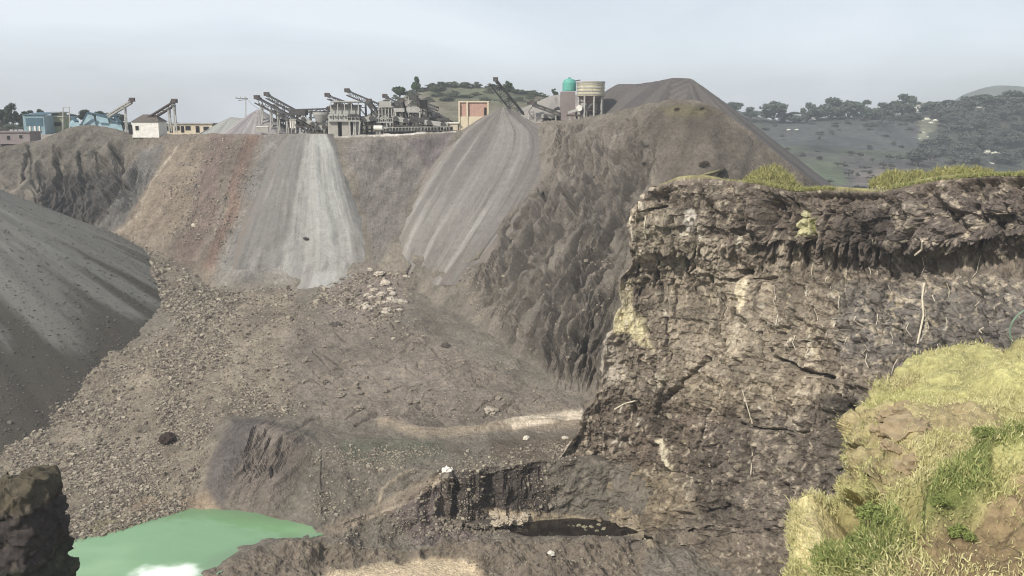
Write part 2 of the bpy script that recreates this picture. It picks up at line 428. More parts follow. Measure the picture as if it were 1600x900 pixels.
for k in range(95):
    x0, y0 = in_region(rl, [(900,190),(1020,190),(1010,290),(975,310),(965,520),(930,590),(850,570),(740,440),(760,370),(850,290)])
    L = rl.uniform(25, 110); a_ = rl.uniform(.35, .8); mid_ = (x0 - a_ * L * .5 + rl.uniform(-6, 6), y0 + L * .5)
    carve([(x0, y0), mid_, (x0 - a_ * L, y0 + L)], rl.uniform(2.5, 7), rl.uniform(.5, 1.6), m_gully)
for k in range(26):                                  # rills on the left walls and the pond mound
    x0, y0 = in_region(rl, [(20,225),(200,215),(190,300),(60,300)]); L = rl.uniform(30, 90)
    carve([(x0, y0), (x0 + rl.uniform(-12, 12), y0 + L)], rl.uniform(3, 7), rl.uniform(.6, 1.6))
for k in range(26):
    x0, y0 = in_region(rl, [(400,668),(470,690),(455,730),(395,720)]); L = rl.uniform(25, 60)
    carve([(x0, y0), (x0 - .35 * L, y0 + L)], rl.uniform(2, 4), rl.uniform(.2, .5))
for k in range(50):                                  # small slumps and ruts on the pit floor
    x0, y0 = in_region(rl, [(450,520),(600,490),(700,540),(890,620),(880,650),(640,665),(470,650)]); L = rl.uniform(15, 60)
    carve([(x0, y0), (x0 + rl.uniform(.4, 1.2) * L * rl.choice((1, 1, -1)), y0 + L * .45)], rl.uniform(2, 5), rl.uniform(.15, .5))
low = sstep(690, 740, PYA) * (PX2 > 500) * (1 - m_tanflat) * (1 - m_road)
disp += low * (.55 * fbm(X * .6, Y * .6, Z * .6, 4, 87) + .35 * (.5 - w1))
pond_zone = polymask(PX2, PYA, [(90,860),(200,818),(290,796),(350,789),(450,806),(510,826),(420,852),(300,910),(90,950)], 10)
disp *= 1 - .15 * pond_zone
pool_zone = polymask(PX2, PYA, [(770,815),(850,806),(940,808),(1010,822),(1010,840),(900,844),(780,838)], 8)
disp *= 1 - .85 * pool_zone
disp -= .35 * polymask(PX2, PYA, [(792,822),(850,814),(940,816),(1000,828),(960,836),(820,836)], 7)
PA = PA + NA * disp[..., None]

# ---- colours the ground itself has
C_base = srgb(112, 105, 95)
colA = np.broadcast_to(C_base, PA.shape).copy()
g1 = fbm(X * .12, Y * .12, Z * .12, 5, 90); g2 = fbm(X * .5, Y * .5, Z * .5, 4, 95)
for m, c in [(sstep(30, 0, qx - 250) * sstep(370, 200, qy), (96, 91, 83)), (m_face, (72, 68, 65)), (m_spoil, (110, 101, 91)), (m_tan, (118, 107, 94)),
             (m_brown, (104, 91, 84)), (m_brown2, (112, 94, 84)), (m_grystrip, (100, 97, 93)), (m_greyfan, (118, 114, 109)), (m_mid, (112, 106, 101)), (m_vdark, (94, 87, 86)),
             (m_gully, (106, 99, 91)), (m_browntop, (93, 86, 78)), (m_grasst, (106, 99, 78)), (m_rub, (126, 116, 102)), (m_rub2, (124, 113, 105)),
             (m_floor, (118, 109, 99)), (m_mound, (110, 101, 93)), (m_mound2, (90, 84, 81)), (m_orange, (138, 122, 104)), (m_gshore, (112, 106, 82)),
             (m_veg, (98, 98, 84)), (m_band, (100, 90, 78)), (m_dcliff, (72, 65, 61)), (m_slate, (106, 95, 92)), (m_nridge, (112, 102, 90)), (m_road, (136, 124, 110)),
             (m_path, (148, 135, 118)), (m_path2, (190, 178, 160)), (m_tanflat, (192, 174, 146)), (m_poolr, (160, 146, 124))]:
    colA = mixc(colA, srgb(*c), m * .92)
def paint(col, pts, rad, c, jit=.5):                # a streak or vein of another mineral on the surface
    dmin = np.full(PX2.shape, 1e9)
    for (x0, y0), (x1, y1) in zip(pts[:-1], pts[1:]):
        dx, dy = x1 - x0, y1 - y0
        t = np.clip(((PX2 + wx * .25 - x0) * dx + (PYA - y0) * dy) / (dx * dx + dy * dy), 0, 1)
        dmin = np.minimum(dmin, np.hypot(PX2 + wx * .25 - x0 - t * dx, PYA - y0 - t * dy))
    m = sstep(rad, rad * .3, dmin) * np.clip(.75 + jit * g2, 0, 1)
    return mixc(col, srgb(*c), m)
colA = paint(colA, [(278,228),(250,262),(235,290)], 2.5, (148, 138, 124))
colA = paint(colA, [(235,290),(215,340),(190,365)], 2.5, (136, 126, 113))
colA = paint(colA, [(700,740),(650,778),(600,800),(540,825)], 4, (170, 156, 138))
colA = paint(colA, [(640,735),(600,762),(590,795)], 3, (150, 138, 120))
colA = paint(colA, [(905,648),(860,656),(800,661)], 3.5, (205, 190, 170))
colA = paint(colA, [(520,213),(600,212),(660,208),(712,205)], 3, (178, 172, 164))
for k in range(24):                                 # pale drag lines left by rock rolling down the gully slope
    x0 = random.uniform(860, 1010); y0 = random.uniform(230, 420); L = random.uniform(20, 70)
    colA = paint(colA, [(x0, y0), (x0 - L * .5, y0 + L)], random.uniform(1.0, 2.2), random.choice([(124, 116, 108), (86, 78, 72), (132, 124, 114)]), .9)
strk = fbm((X - .62 * Z) * .5, Z * .05, Y * .03, 4, 97)
colA *= (1 + .22 * g1 + .20 * g2)[..., None]
colA *= (1 + .25 * strk * (wallz))[..., None]
pebble = (w2 < .12) | (wc > .82)
colA *= (1 + .18 * m_rub * wc)[..., None]

# back over the crest and away across the plateau
rowsU = []
cz = PA[0, :, 2]; cd = PA[0, :, 1]
right = sstep(930, 1080, PXA)
zc = cz.copy()
for dd, zf in ((1.5, 1.0), (6, 1.0), (20, .97), (60, .9), (150, .85), (400, .75), (900, .4), (1900, 0)):
    d = cd + dd
    z = zc * zf + (-16.0) * (1 - zf)
    z = z * (1 - right) + right * np.maximum(zc - .62 * dd - 1 * (dd > 3), -49)
    z = z + .15 * vn(PXA * .05, d * .1, 0 * d, 3)
    u = (PXA - 800) / F
    r = z / d; v = (r * CT + ST) / (CT - r * ST)
    rowsU.append(np.stack([u * d / (v * ST + CT), d, z], -1))
U = np.stack(rowsU[::-1]); PAll = np.concatenate([U, PA], 0)
colU = np.broadcast_to(srgb(140, 132, 122), U.shape)
cAll = np.concatenate([colU, colA], 0)
terrain = link('terrain', make_mesh('terrain', PAll, grid_faces(*PAll.shape[:2]), cAll, False, M_EARTH), kind='structure')

# ================================================================ outer ground to the horizon
g = np.linspace(-1, 1, 60); gx, gy = np.meshgrid(np.sign(g) * np.abs(g) ** 2 * 4500, np.sign(g) * np.abs(g) ** 2 * 4500 + 600)
GP = np.stack([gx, gy, np.full(gx.shape, -52.0)], -1)
link('ground', make_mesh('ground', GP, grid_faces(60, 60, flip=True), np.broadcast_to(srgb(112, 110, 92), GP.shape), True, M_FAR), kind='structure')

# ================================================================ gravel heaps lying against the wall (fans of tipped material)
def fan(name, label, left, right, top, bot, bulge, col, streak, peak_back=None, n=(170, 300), seed=0, dconst=None, mat=None, edge=.7):
    """half cone of tipped gravel resting on the wall: left/right edges as photo columns per row"""
    u = np.linspace(-1, 1, n[0]); py = np.linspace(top, bot, n[1])
    L = interp_pts([(b, a) for a, b in left], py); Rr = interp_pts([(b, a) for a, b in right], py)
    L = blur(L, 5, 0); Rr = blur(Rr, 5, 0)
    U_, PYf = np.meshgrid(u, py)
    PXf = (L + Rr)[:, None] / 2 + (Rr - L)[:, None] / 2 * U_ * 1.0
    D = D_wall(PXf.ravel(), PYf.ravel()).reshape(PXf.shape)
    D = blur(blur(D, 8, 0), 6, 1)
    t = (PYf - top) / (bot - top)
    prof = (1 - U_ ** 2)
    fr = .05 * fbm(U_ * 3, t * 5, 0 * t, 3, seed + 7)
    b = bulge * np.maximum(prof, 0) * (0.35 + .65 * np.minimum(1, t * 3)) * sstep(1.0, .5, t + fr) - edge * (sstep(.7, 1.0, np.abs(U_) + fr * .6) + sstep(.70, 1.0, t + fr))
    P = unproj(PXf, PYf, D - b)
    ang = U_
    n1 = fbm(ang * 6 + 10 * seed, t * 1.2, 0 * t, 5, seed) ; n2 = fbm(ang * 22 + 5, t * 3, 0 * t, 4, seed + 3)
    N = grid_normals(P); N *= np.where(N[..., 1:2] > 0, -1, 1)
    P = P + N * ((.5 * n1 + .16 * n2) * .4 * np.minimum(1, t * 5) + .06 * fbm(P[..., 0], P[..., 1], P[..., 2], 3, 4))[..., None]
    c = np.broadcast_to(srgb(*col), P.shape).copy()
    for (cc, lo, hi, sd, fa, ft, *zone) in streak:
        mm = sstep(lo, hi, fbm(ang * fa, t * ft, 0 * t, 5, sd) + (zone[0](ang + .10 * n1, t) if zone else 0))
        c = mixc(c, srgb(*cc), mm)
    gr_ = fbm(P[..., 0] * 1.2, P[..., 1] * 1.2, P[..., 2] * 1.2, 4, 77)
    c = mixc(c, srgb(112, 103, 95), sstep(.72, 1.0, np.abs(U_) + .25 * n1 + .15 * gr_) * .8 + sstep(.86, 1.0, t + .05 * gr_) * .2)
    c *= (1 + .10 * n2 + .08 * n1 + .10 * gr_)[..., None]
    if peak_back:
        rowsb = []
        for dd, dz in peak_back:
            q = P[0].copy(); q[:, 1] += dd; q[:, 2] += dz; rowsb.append(q)
        P = np.concatenate([np.stack(rowsb[::-1]), P], 0); c = np.concatenate([np.repeat(c[:1], len(rowsb), 0), c], 0)
    me = make_mesh(name, P, grid_faces(*P.shape[:2]), c, True, mat or M_GRAVEL)
    return link(name, me, label=label, cat='gravel pile', group='heaps of crushed stone')

fan('gravel_pile', 'tall grey cone of fine gravel spilling down the middle of the pit wall',
    [(783,168),(752,184),(718,206),(672,258),(632,320),(606,372),(594,415),(590,446)],
    [(790,168),(824,186),(862,206),(872,235),(862,272),(838,318),(808,362),(782,395),(760,420),(735,446)], 168, 446, 5.5,
    (122, 118, 113), [((106, 101, 97), -.3, .9, 5, 3, 1.2), ((146, 142, 137), .25, 1.1, 8, 11, 1.2), ((100, 93, 88), .25, 1.2, 15, 18, 2.0)],
    peak_back=[(1.5, -.2), (8, -4), (14, -6)], seed=2)
fan('gravel_pile', 'wide pale dusty fan of stone powder below the crushing plant',
    [(448,209),(430,225),(408,262),(386,310),(360,370),(338,420),(322,456)],
    [(520,209),(540,235),(556,280),(574,330),(592,370),(602,405),(604,430),(600,456)], 209, 456, 3.4,
    (112, 109, 105), [((142, 140, 135), -.5, .7, 21, 3.5, 2.2, lambda u, t: 1.5 * (1 - np.abs(u - .2) / .62) - .35), ((160, 159, 154), .0, 1.0, 23, 5, 2.6, lambda u, t: .9 * (1 - np.abs(u - .32) / .3) - .3 + .4 * t), ((126, 122, 118), .35, 1.0, 27, 9, 5.2)], seed=6)

# ================================================================ free-standing heaps: slope down from a crest line at the angle of repose
HEAPS = []
def heap(name, label, crest, tan_s, zbase, step, col, streaks, seed=0, mat=None, group='heaps of crushed stone', rough=.25, cut=None, sharp=.6):
    pts = []
    for (a, b) in zip(crest[:-1], crest[1:]) if len(crest) > 1 else [(crest[0], crest[0])]:
        A, B = np.array(at(*a)), np.array(at(*b))
        k = max(2, int(np.linalg.norm(B - A) / .35))
        for i in range(k): pts.append(A + (B - A) * i / (k - 1 if k > 1 else 1))
    pts = np.array(pts)
    rad = (pts[:, 2].max() - zbase) / tan_s + 2
    x0, x1 = pts[:, 0].min() - rad, pts[:, 0].max() + rad; y0, y1 = pts[:, 1].min() - rad, pts[:, 1].max() + rad
    if cut: x0, x1, y0, y1 = max(x0, cut[0]), min(x1, cut[1]), max(y0, cut[2]), min(y1, cut[3])
    gx, gy = np.meshgrid(np.arange(x0, x1, step), np.arange(y0, y1, step))
    best = np.full(gx.shape, -1e9); ax = np.zeros(gx.shape); ay = ax.copy()
    for p in pts:
        dist = np.sqrt((gx - p[0]) ** 2 + (gy - p[1]) ** 2 + sharp ** 2)
        z = p[2] + sharp * tan_s - tan_s * dist
        m = z > best
        best = np.where(m, z, best); ax = np.where(m, p[0], ax); ay = np.where(m, p[1], ay)
    th = np.arctan2(gy - ay, gx - ax); rr = np.hypot(gx - ax, gy - ay)
    s1 = fbm(np.cos(th) * 7 + ax * .1, np.sin(th) * 7 + ay * .1, rr * .03, 5, seed); s2 = fbm(np.cos(th) * 26 + ax * .3, np.sin(th) * 26 + ay * .3, rr * .06, 4, seed + 9)
    z = best + rough * (s1 * 1.2 + .12 * s2) * np.minimum(1, rr / 6) + .2 * rough * fbm(gx * .8, gy * .8, 0 * gx, 3, seed + 2) + rough * 1.6 * fbm(gx * .05, gy * .05, 0 * gx, 2, seed + 3) * np.minimum(1, rr / 10)
    P = np.stack([gx, gy, np.maximum(z, zbase - .5)], -1)
    c = np.broadcast_to(srgb(*col), P.shape).copy()
    for (cc, lo, hi, sd, fa, fr, *zone) in streaks:
        n_ = fbm(np.cos(th) * fa + ax * .03, np.sin(th) * fa + ay * .03, rr * fr, 5, sd)
        mm = sstep(lo, hi, n_ + (zone[0](gx, gy, z) if zone else 0))
        c = mixc(c, srgb(*cc), mm)
    c *= (1 + .12 * s2 + .08 * s1)[..., None]
    keep = z > zbase - .4
    Fc = grid_faces(*P.shape[:2], keep=keep, flip=True)
    HEAPS.append((P, keep))
    V, Fc, cc = compact(P.reshape(-1, 3), Fc, c.reshape(-1, 3))
    me = make_mesh(name, V, Fc, cc, True, mat or M_GRAVEL)
    return link(name, me, label=label, cat='gravel pile', group=group)

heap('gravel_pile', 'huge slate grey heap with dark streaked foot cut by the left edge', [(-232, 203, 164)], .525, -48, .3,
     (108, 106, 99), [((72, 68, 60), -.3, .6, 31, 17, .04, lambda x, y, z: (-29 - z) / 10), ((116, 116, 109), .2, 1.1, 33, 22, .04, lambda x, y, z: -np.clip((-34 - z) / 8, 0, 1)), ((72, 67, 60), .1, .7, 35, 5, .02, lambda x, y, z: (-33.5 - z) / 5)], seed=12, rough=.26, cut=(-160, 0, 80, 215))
heap('gravel_pile', 'great dark grey-brown heap forming the highest peak behind the silo', [(968,131,203),(1000,131,199),(1030,126,192),(1052,121.5,189),(1076,122.5,188)], .74, -22, .45,
     (91, 87, 84), [((80, 76, 75), -.1, .5, 41, 8, .03), ((100, 95, 90), .3, .9, 43, 9, .03)], seed=14, rough=.3, cut=(-5, 90, 150, 240))
heap('gravel_pile', 'small cone of grey gravel under the twin conveyors', [(404,171,211)], .68, -4, .25,
     (148, 143, 141), [((120, 114, 116), -.1, .6, 45, 6, .05)], seed=15, rough=.12)
heap('gravel_pile', 'low pale grey gravel heap left of the sharp grey cone', [(362,183,216),(382,185,216)], .55, -4, .25,
     (146, 148, 142), [((128, 126, 124), -.1, .6, 46, 6, .05)], seed=16, rough=.12)
heap('gravel_pile', 'broad pale heap rising behind the thin conveyor beside the silo', [(868,148,215),(905,148,215)], .42, -3, .35,
     (142, 137, 131), [((124, 118, 114), -.1, .6, 47, 6, .05)], seed=17, rough=.2)
# ================================================================ RIGHT CLIFF
edgeL = [(250,1030),(290,1022),(303,1008),(318,988),(340,984),(400,984),(430,972),(470,962),(500,955),(560,946),(600,940),(620,926),(645,906),(670,900),(700,884),(720,868),(745,852),(775,846),(800,850),(815,880),(826,960),(836,1010),(850,1020),(900,1016),(1000,1000)]
topC = [(880,300),(1022,293),(1060,282),(1120,280),(1180,288),(1240,300),(1290,298),(1340,301),(1380,300),(1420,292),(1470,283),(1530,277),(1600,275),(1800,272),(2540,290)]
NR, NCc = 620, 760
vv = np.linspace(0, 1, NR); uu = np.linspace(0, 1, NCc)
# grid in (column, row), left edge following the corner of the cliff
PYc = np.empty((NR, NCc)); PXc = np.empty((NR, NCc))
for i, v in enumerate(vv):
    ymid = 280 + v * (1010 - 280)
    xl = interp_pts([(a, b) for a, b in edgeL], ymid) + 7 * float(fbm(np.array([ymid * .03]), np.array([0.]), np.array([0.]), 4, 77)[0])
    PXc[i] = np.where(uu < .93, xl + uu / .93 * (1640 - xl), 1640 + (np.maximum(uu - .93, 0) / .07) ** 1.3 * 900)
PXc = blur(PXc, 1.5, 0)
for j in range(NCc): 
    ty = np.interp(PXc[0, j], *np.array(topC).T)
    PYc[:, j] = ty + vv * (1010 - ty)
d_top = interp_pts([(840,100),(950,101),(1000,100),(1050,98),(1150,93),(1250,87),(1350,82),(1450,77),(1600,70),(1800,64),(2540,50)], PXc)
prof = interp_pts([(270,0),(300,-.6),(330,-1.2),(385,-1.3),(402,.4),(415,1.2),(440,.4),(500,-1.2),(600,-3),(700,-5),(800,-7),(850,-8),(1010,-14)], PYc)
fadeL = sstep(850, 1150, PXc)
Dc = d_top + np.where(prof > 0, prof * sstep(1150, 1250, PXc), prof * (.25 + .75 * fadeL))
Dc = blur(Dc, 4, 0)
# ledge boundary wanders
PC = unproj(PXc, PYc, Dc)
X, Y, Z = PC[..., 0], PC[..., 1], PC[..., 2]
NC = grid_normals(PC); NC *= np.where(NC[..., 1:2] > 0, -1, 1)
wob = fbm(X * .09, Y * .09, Z * .09, 4, 120)
big = fbm(X * .07, Y * .07, Z * .10, 4, 121)
bed = fbm(X * .16, Y * .16, Z * .9, 4, 122)            # thin near-horizontal bedding
lump = ridged(X * .55 + .3 * wob, Y * .45, Z * .32, 5, 123)
b1, b2, bc = worley(X * .7 + .5 * wob, Y * .6, Z * .42, 124)
s1_, s2_, sc_ = worley(X * 1.6, Y * 1.6, Z * 1.9, 128)
jn = ridged(X * .5 + .2 * bed, Z * .06, 0 * X, 3, 126)   # vertical joints
disp = 1.7 * big + .2 * bed + .95 * (lump - .5) + .45 * bc * sstep(.0, .3, b2) + .10 * sc_ - .10 * sstep(.12, 0, s2_) + .5 * fbm(X * .5, Y * .5, Z * .6, 5, 144) + .36 * fbm(X * 1.6, Y * 1.6, Z * 1.6, 4, 145) + .25 * (ridged(X * 1.2, Y * 1.2, Z * .5, 3, 146) - .6) - .35 * sstep(.55, .95, jn) * sstep(-.2, .5, wob)
qx = PXc + 14 * wob; qy = PYc + 10 * fbm(X * .12, Y * .12, Z * .12, 3, 130)
upper = sstep(408, 396, qy)
disp += upper * (-.8 * sstep(.55, .9, jn)) * sstep(1120, 1180, PXc)
# deep crack / slump shadows
crack = polymask(qx, qy, [(1175,310),(1245,300),(1240,395),(1180,400)], 10) * 1.2
disp -= crack * sstep(.45, .8, jn)
hole = polymask(PXc, PYc, [(1148,424),(1168,421),(1170,434),(1150,438)], 3) * 3.0
hole2 = polymask(PXc, PYc, [(1022,303),(1046,300),(1044,316),(1023,316)], 3) * 2.0
nook = polymask(qx, qy, [(1290,650),(1330,640),(1335,720),(1285,735)], 16) * 2.5
disp -= hole + hole2 + nook
rc_ = random.Random(9)
lump_n = fbm(X * .6, Y * .6, Z * .6, 3, 190)
def crackC(pts, rad, depth, vy=0):
    xs_ = [p[0] for p in pts]; j0 = max(0, int(np.searchsorted(PXc[300], min(xs_) - rad - 60))); j1 = min(NCc, int(np.searchsorted(PXc[300], max(xs_) + rad + 60)))
    if j1 - j0 < 3: return
    sl_ = (slice(None), slice(j0, j1))
    disp[sl_] -= depth * near_line(PXc[sl_], PYc[sl_] + vy * (16 * wob[sl_] + 9 * bed[sl_]), pts, rad, 7 * wob[sl_] + 3 * bed[sl_]) * (1 - vy * sstep(-.1, .4, -lump_n[sl_]))
for k in range(90):
    x0 = rc_.uniform(985, 1600); y0 = rc_.uniform(300, 780)
    L = rc_.uniform(20, 90); sl0 = rc_.uniform(-.35, .25)
    crackC([(x0, y0), (x0 + sl0 * L * .4, y0 + L * .5), (x0 + sl0 * L, y0 + L)], rc_.uniform(2, 5), rc_.uniform(.6, 1.7))
for k in range(12):                                  # undercut ledges
    x0 = rc_.uniform(985, 1500); y0 = rc_.uniform(310, 820); L = rc_.uniform(30, 110)
    crackC([(x0, y0), (x0 + L, y0 + rc_.uniform(-14, 14))], rc_.uniform(3, 7), rc_.uniform(.6, 1.3), 1)
for pts, rad, dep in [([(1094,345),(1096,378)], 5, 2), ([(1190,330),(1192,395)], 6, 2), ([(1165,318),(1160,350)], 5, 1.6), ([(1212,325),(1208,390)], 6, 1.8), ([(1240,320),(1236,400)], 6, 1.8), ([(1325,400),(1326,350)], 5, 1.5), ([(1036,600),(1034,640)], 5, 2), ([(1000,330),(1046,322)], 4, 1.6),
                      ([(1100,560),(1060,600),(1020,650)], 6, 1.6), ([(1160,640),(1170,700),(1166,760)], 8, 2), ([(1205,560),(1250,580),(1300,590)], 7, 2), ([(900,650),(890,690),(872,720)], 5, 1.5), ([(1105,430),(1120,470),(1112,520)], 5, 1.5)]:
    crackC(pts, rad, dep)
for q_ in ([(1075,328),(1092,328),(1094,360),(1066,368)], [(1248,328),(1272,338),(1276,368),(1238,368)], [(1152,438),(1170,440),(1160,488),(1148,490)], [(952,486),(985,480),(1022,548),(975,520),(950,528)], [(1016,690),(1030,688),(1040,735),(1030,728)], [(985,380),(1002,382),(1020,404),(1006,405)]):
    disp = disp * (1 - .4 * polymask(PXc, PYc, q_, 6)) + .12 * polymask(PXc, PYc, q_, 5)
disp *= sstep(0, 10, PYc - PYc[0:1]) * .8 + .2
edge_f = sstep(0, .012, uu)[None, :]
PC = PC + NC * (disp * (.35 + .65 * edge_f))[..., None]

colC = np.broadcast_to(srgb(119, 109, 97), PC.shape).copy()
g1 = fbm(X * .25, Y * .25, Z * .3, 5, 140); g2 = fbm(X * 1.1, Y * 1.1, Z * 1.4, 4, 141); g3 = fbm(X * .1, Y * .1, Z * .1, 3, 142)
colC = mixc(colC, srgb(98, 88, 80), upper * .62 * sstep(980, 1160, PXc))
colC = mixc(colC, srgb(92, 85, 82), polymask(qx, qy, [(1310,320),(1600,290),(1800,290),(1800,420),(1320,410)], 18) * .6)
colC = mixc(colC, srgb(112, 108, 104), polymask(qx, qy, [(1300,440),(1460,430),(1800,450),(1800,560),(1420,590),(1310,560)], 26) * .7)
colC = mixc(colC, srgb(104, 93, 82), polymask(qx, qy, [(900,650),(1050,620),(1180,640),(1140,720),(980,745),(870,730)], 22) * .75)
colC = mixc(colC, srgb(142, 129, 108), polymask(qx, qy, [(880,745),(1030,735),(1090,780),(1030,830),(880,812)], 20) * .8)
colC = mixc(colC, srgb(138, 126, 108), polymask(qx, qy, [(1040,580),(1250,575),(1300,620),(1200,650),(1060,640)], 20) * .6)
colC = mixc(colC, srgb(100, 92, 86), polymask(qx, qy, [(1090,660),(1270,650),(1290,780),(1200,850),(1110,800)], 26) * .5)
colC = mixc(colC, srgb(106, 95, 88), polymask(qx, qy, [(850,715),(885,700),(900,800),(850,812)], 8) * .6)
g4 = fbm(X * 2.6, Y * 2.6, Z * 2.6, 3, 147)
colC = mixc(colC, srgb(178, 166, 147), sstep(.25, .9, g4 + .5 * g2 + .3 * g3) * .7)
colC = mixc(colC, srgb(84, 74, 66), sstep(.25, .9, -g2 - .3 * g1) * .6)
colC = mixc(colC, srgb(150, 139, 123), polymask(qx, qy, [(1030,440),(1140,430),(1290,440),(1300,520),(1200,580),(1080,570),(1040,500)], 34) * .6)
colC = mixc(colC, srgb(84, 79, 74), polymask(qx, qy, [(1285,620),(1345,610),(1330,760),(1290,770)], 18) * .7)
colC = mixc(colC, srgb(136, 128, 112), polymask(qx, qy, [(990,330),(1060,325),(1140,400),(1030,420),(990,400)], 22) * .5)
gv = fbm(X * .55, Y * .55, Z * .10, 4, 148)
colC = mixc(colC, srgb(168, 157, 140), sstep(.3, .95, gv) * .45)
colC *= (1 + .30 * g1 + .14 * bc + .2 * g3)[..., None]
def vein(poly, c, soft=2.5, amt=.95, jit=4):
    global colC
    m = polymask(PXc + .4 * jit * g2, PYc + .4 * jit * g1, poly, soft)
    colC = mixc(colC, srgb(*c) * 1.0, m * amt)
def vline(pts, w, c, amt=.9):
    for (x0, y0), (x1, y1) in zip(pts[:-1], pts[1:]):
        vein([(x0 - w, y0), (x0 + w, y0), (x1 + w, y1), (x1 - w, y1)], c, 1.6, amt, 2.5)
PALE, CREAM, YEL = (205, 196, 178), (208, 196, 170), (192, 182, 148)
vein([(1077,330),(1086,326),(1092,332),(1092,352),(1085,361),(1077,358)], (188, 180, 168), 2)
vein([(1066,362),(1078,360),(1080,366),(1068,368)], PALE, 2)
vein([(1250,328),(1262,332),(1272,342),(1276,364),(1262,370),(1238,368),(1242,345)], (188, 182, 144), 3.5)
vein([(1262,338),(1272,345),(1278,370),(1270,370)], (122, 120, 70), 2, .8)
vein([(1154,438),(1168,440),(1166,462),(1156,490),(1149,488),(1150,460)], CREAM, 2)
vein([(952,486),(985,480),(1000,500),(1010,530),(1022,548),(1000,540),(975,518),(952,528)], YEL, 5)
vein([(965,445),(982,440),(985,480),(962,488)], (190, 180, 150), 5, .7)
vein([(944,520),(955,500),(962,560),(985,598),(942,600)], (176, 166, 152), 7, .75)
vein([(985,380),(1000,382),(1020,402),(1008,405)], (188, 176, 156), 4, .8)
vein([(1018,690),(1028,688),(1036,705),(1036,722),(1044,742),(1032,726),(1022,712)], (206, 196, 172), 2)
vein([(1024,600),(1038,584),(1036,600),(1026,606)], (190, 180, 160), 3)
vein([(1250,545),(1256,520),(1262,552),(1254,560)], PALE, 2.5)
vein([(866,706),(872,700),(868,740),(860,742)], (196, 186, 166), 2.5)
vein([(1140,500),(1150,496),(1138,560),(1134,560)], (186, 176, 158), 3)
vein([(1268,768),(1280,766),(1276,800),(1270,790)], PALE, 2.5, .7)
vein([(1020,850),(1030,845),(1020,900),(1005,900)], (170, 160, 150), 5, .7)
for pts, w in [([(984,338),(987,362),(992,374)], 1.4), ([(1012,322),(1013,350),(1013,368)], 1.2), ([(1152,370),(1152,380),(1148,395)], 2.2), ([(1098,350),(1097,375)], 1.4),
               ([(836,725),(842,745),(846,770)], 2.2), ([(872,740),(866,760),(871,778)], 2), ([(891,765),(893,795)], 1.6), ([(908,770),(909,785)], 2),
               ([(1440,440),(1440,470),(1441,500),(1438,535)], 1.6), ([(978,405),(976,425)], 1.5), ([(1164,620),(1168,690),(1176,740)], 1.2), ([(1235,650),(1250,680)], 1.4)]:
    vline(pts, w, PALE)
for k in range(150):                                    # small pale root and calcite marks
    x0 = random.uniform(960, 1500); y0 = random.uniform(430, 760)
    if x0 > 1330 and y0 > 560: continue
    L = random.uniform(4, 20); s = random.uniform(-.5, .5)
    w = random.uniform(.6, 2.2)
    sel = (slice(None), slice(None))
    jx = np.searchsorted(PXc[300], x0); j0, j1 = max(0, jx - 60), min(NCc, jx + 60)
    iy = int((y0 - 285) / 725 * NR); i0, i1 = max(0, iy - 40), min(NR, iy + 40)
    sub = (slice(i0, i1), slice(j0, j1))
    m = polymask(PXc[sub] + 2.5 * g2[sub], PYc[sub] + 2.5 * g1[sub], [(x0 - w, y0), (x0 + w, y0), (x0 + w + s * L, y0 + L), (x0 - w + s * L, y0 + L)], 1.8)
    colC[sub] = mixc(colC[sub], srgb(*random.choice([(190, 178, 158), (176, 164, 140), (205, 196, 180)])), m * .85)
# top surface: turn back over the brow; left side: turn round the corner
top_rows = []
for dd, dz in ((.3, .15), (1.0, .1), (3, -.3), (8, -1.2), (18, -3), (30, -9), (40, -40)):
    q = PC[0].copy(); q[:, 1] += dd; q[:, 0] += dd * q[:, 0] / q[:, 1]; q[:, 2] += dz + .35 * vn(q[:, 0] * .3, q[:, 1] * .3, 0 * q[:, 0], 8)
    top_rows.append(q)
PCf = np.concatenate([np.stack(top_rows[::-1]), PC], 0)
ctop = np.broadcast_to(srgb(138, 132, 92), (len(top_rows), NCc, 3))
cCf = np.concatenate([ctop, colC], 0)
side = []
for dd in (.6, 2, 5, 10, 18, 30, 44):
    q = PCf[:, 0].copy(); ddv = np.minimum(dd, 44); q[:, 1] += ddv; q[:, 0] += ddv * .42 + .9 * fbm(q[:, 2] * .5, q[:, 1] * .3, 0 * q[:, 0], 4, 9)
    side.append(q)
S = np.stack(side[::-1], 1)
PCf = np.concatenate([S, PCf], 1); cCf = np.concatenate([np.repeat(cCf[:, :1], len(side), 1), cCf], 1)
link('cliff', make_mesh('cliff', PCf, grid_faces(*PCf.shape[:2]), cCf, False, M_CLIFF), kind='structure')

def on_cliff(px, py, lift=0.0):
    i = np.clip(np.searchsorted(PYc[:, min(NCc - 1, np.searchsorted(PXc[300], px))], py), 1, NR - 1)
    j = np.clip(np.searchsorted(PXc[i], px), 1, NCc - 1)
    return Vector((PC[i, j] + NC[i, j] * lift).tolist())

# ================================================================ NEAR BANK at lower right
NRb, NCb = 420, 720
v = np.linspace(0, 1, NRb); u = np.linspace(0, 1, NCb)
silh = [(1235,915),(1240,900),(1262,850),(1283,800),(1305,775),(1322,740),(1330,700),(1338,655),(1345,618),(1365,598),(1400,580),(1440,562),(1500,549),(1560,542),(1620,539),(1760,530),(1900,522),(2500,510)]
sd_ = [14.5,15,17,18.5,19.5,20.5,21.5,22.5,23.5,24.5,26,27.5,29,30,31,33,35,40]
inner = [(1250,1100),(1330,1100),(1420,1090),(1500,1080),(1600,1060),(1800,1050),(2100,1030),(2700,1000)]
sl = np.array(silh, float); arc = np.concatenate([[0], np.cumsum(np.hypot(*np.diff(sl, axis=0).T))]); arc /= arc[-1]
sx = np.interp(u, arc, sl[:, 0]); sy = np.interp(u, arc, sl[:, 1]); sdd = np.interp(u, arc, sd_)
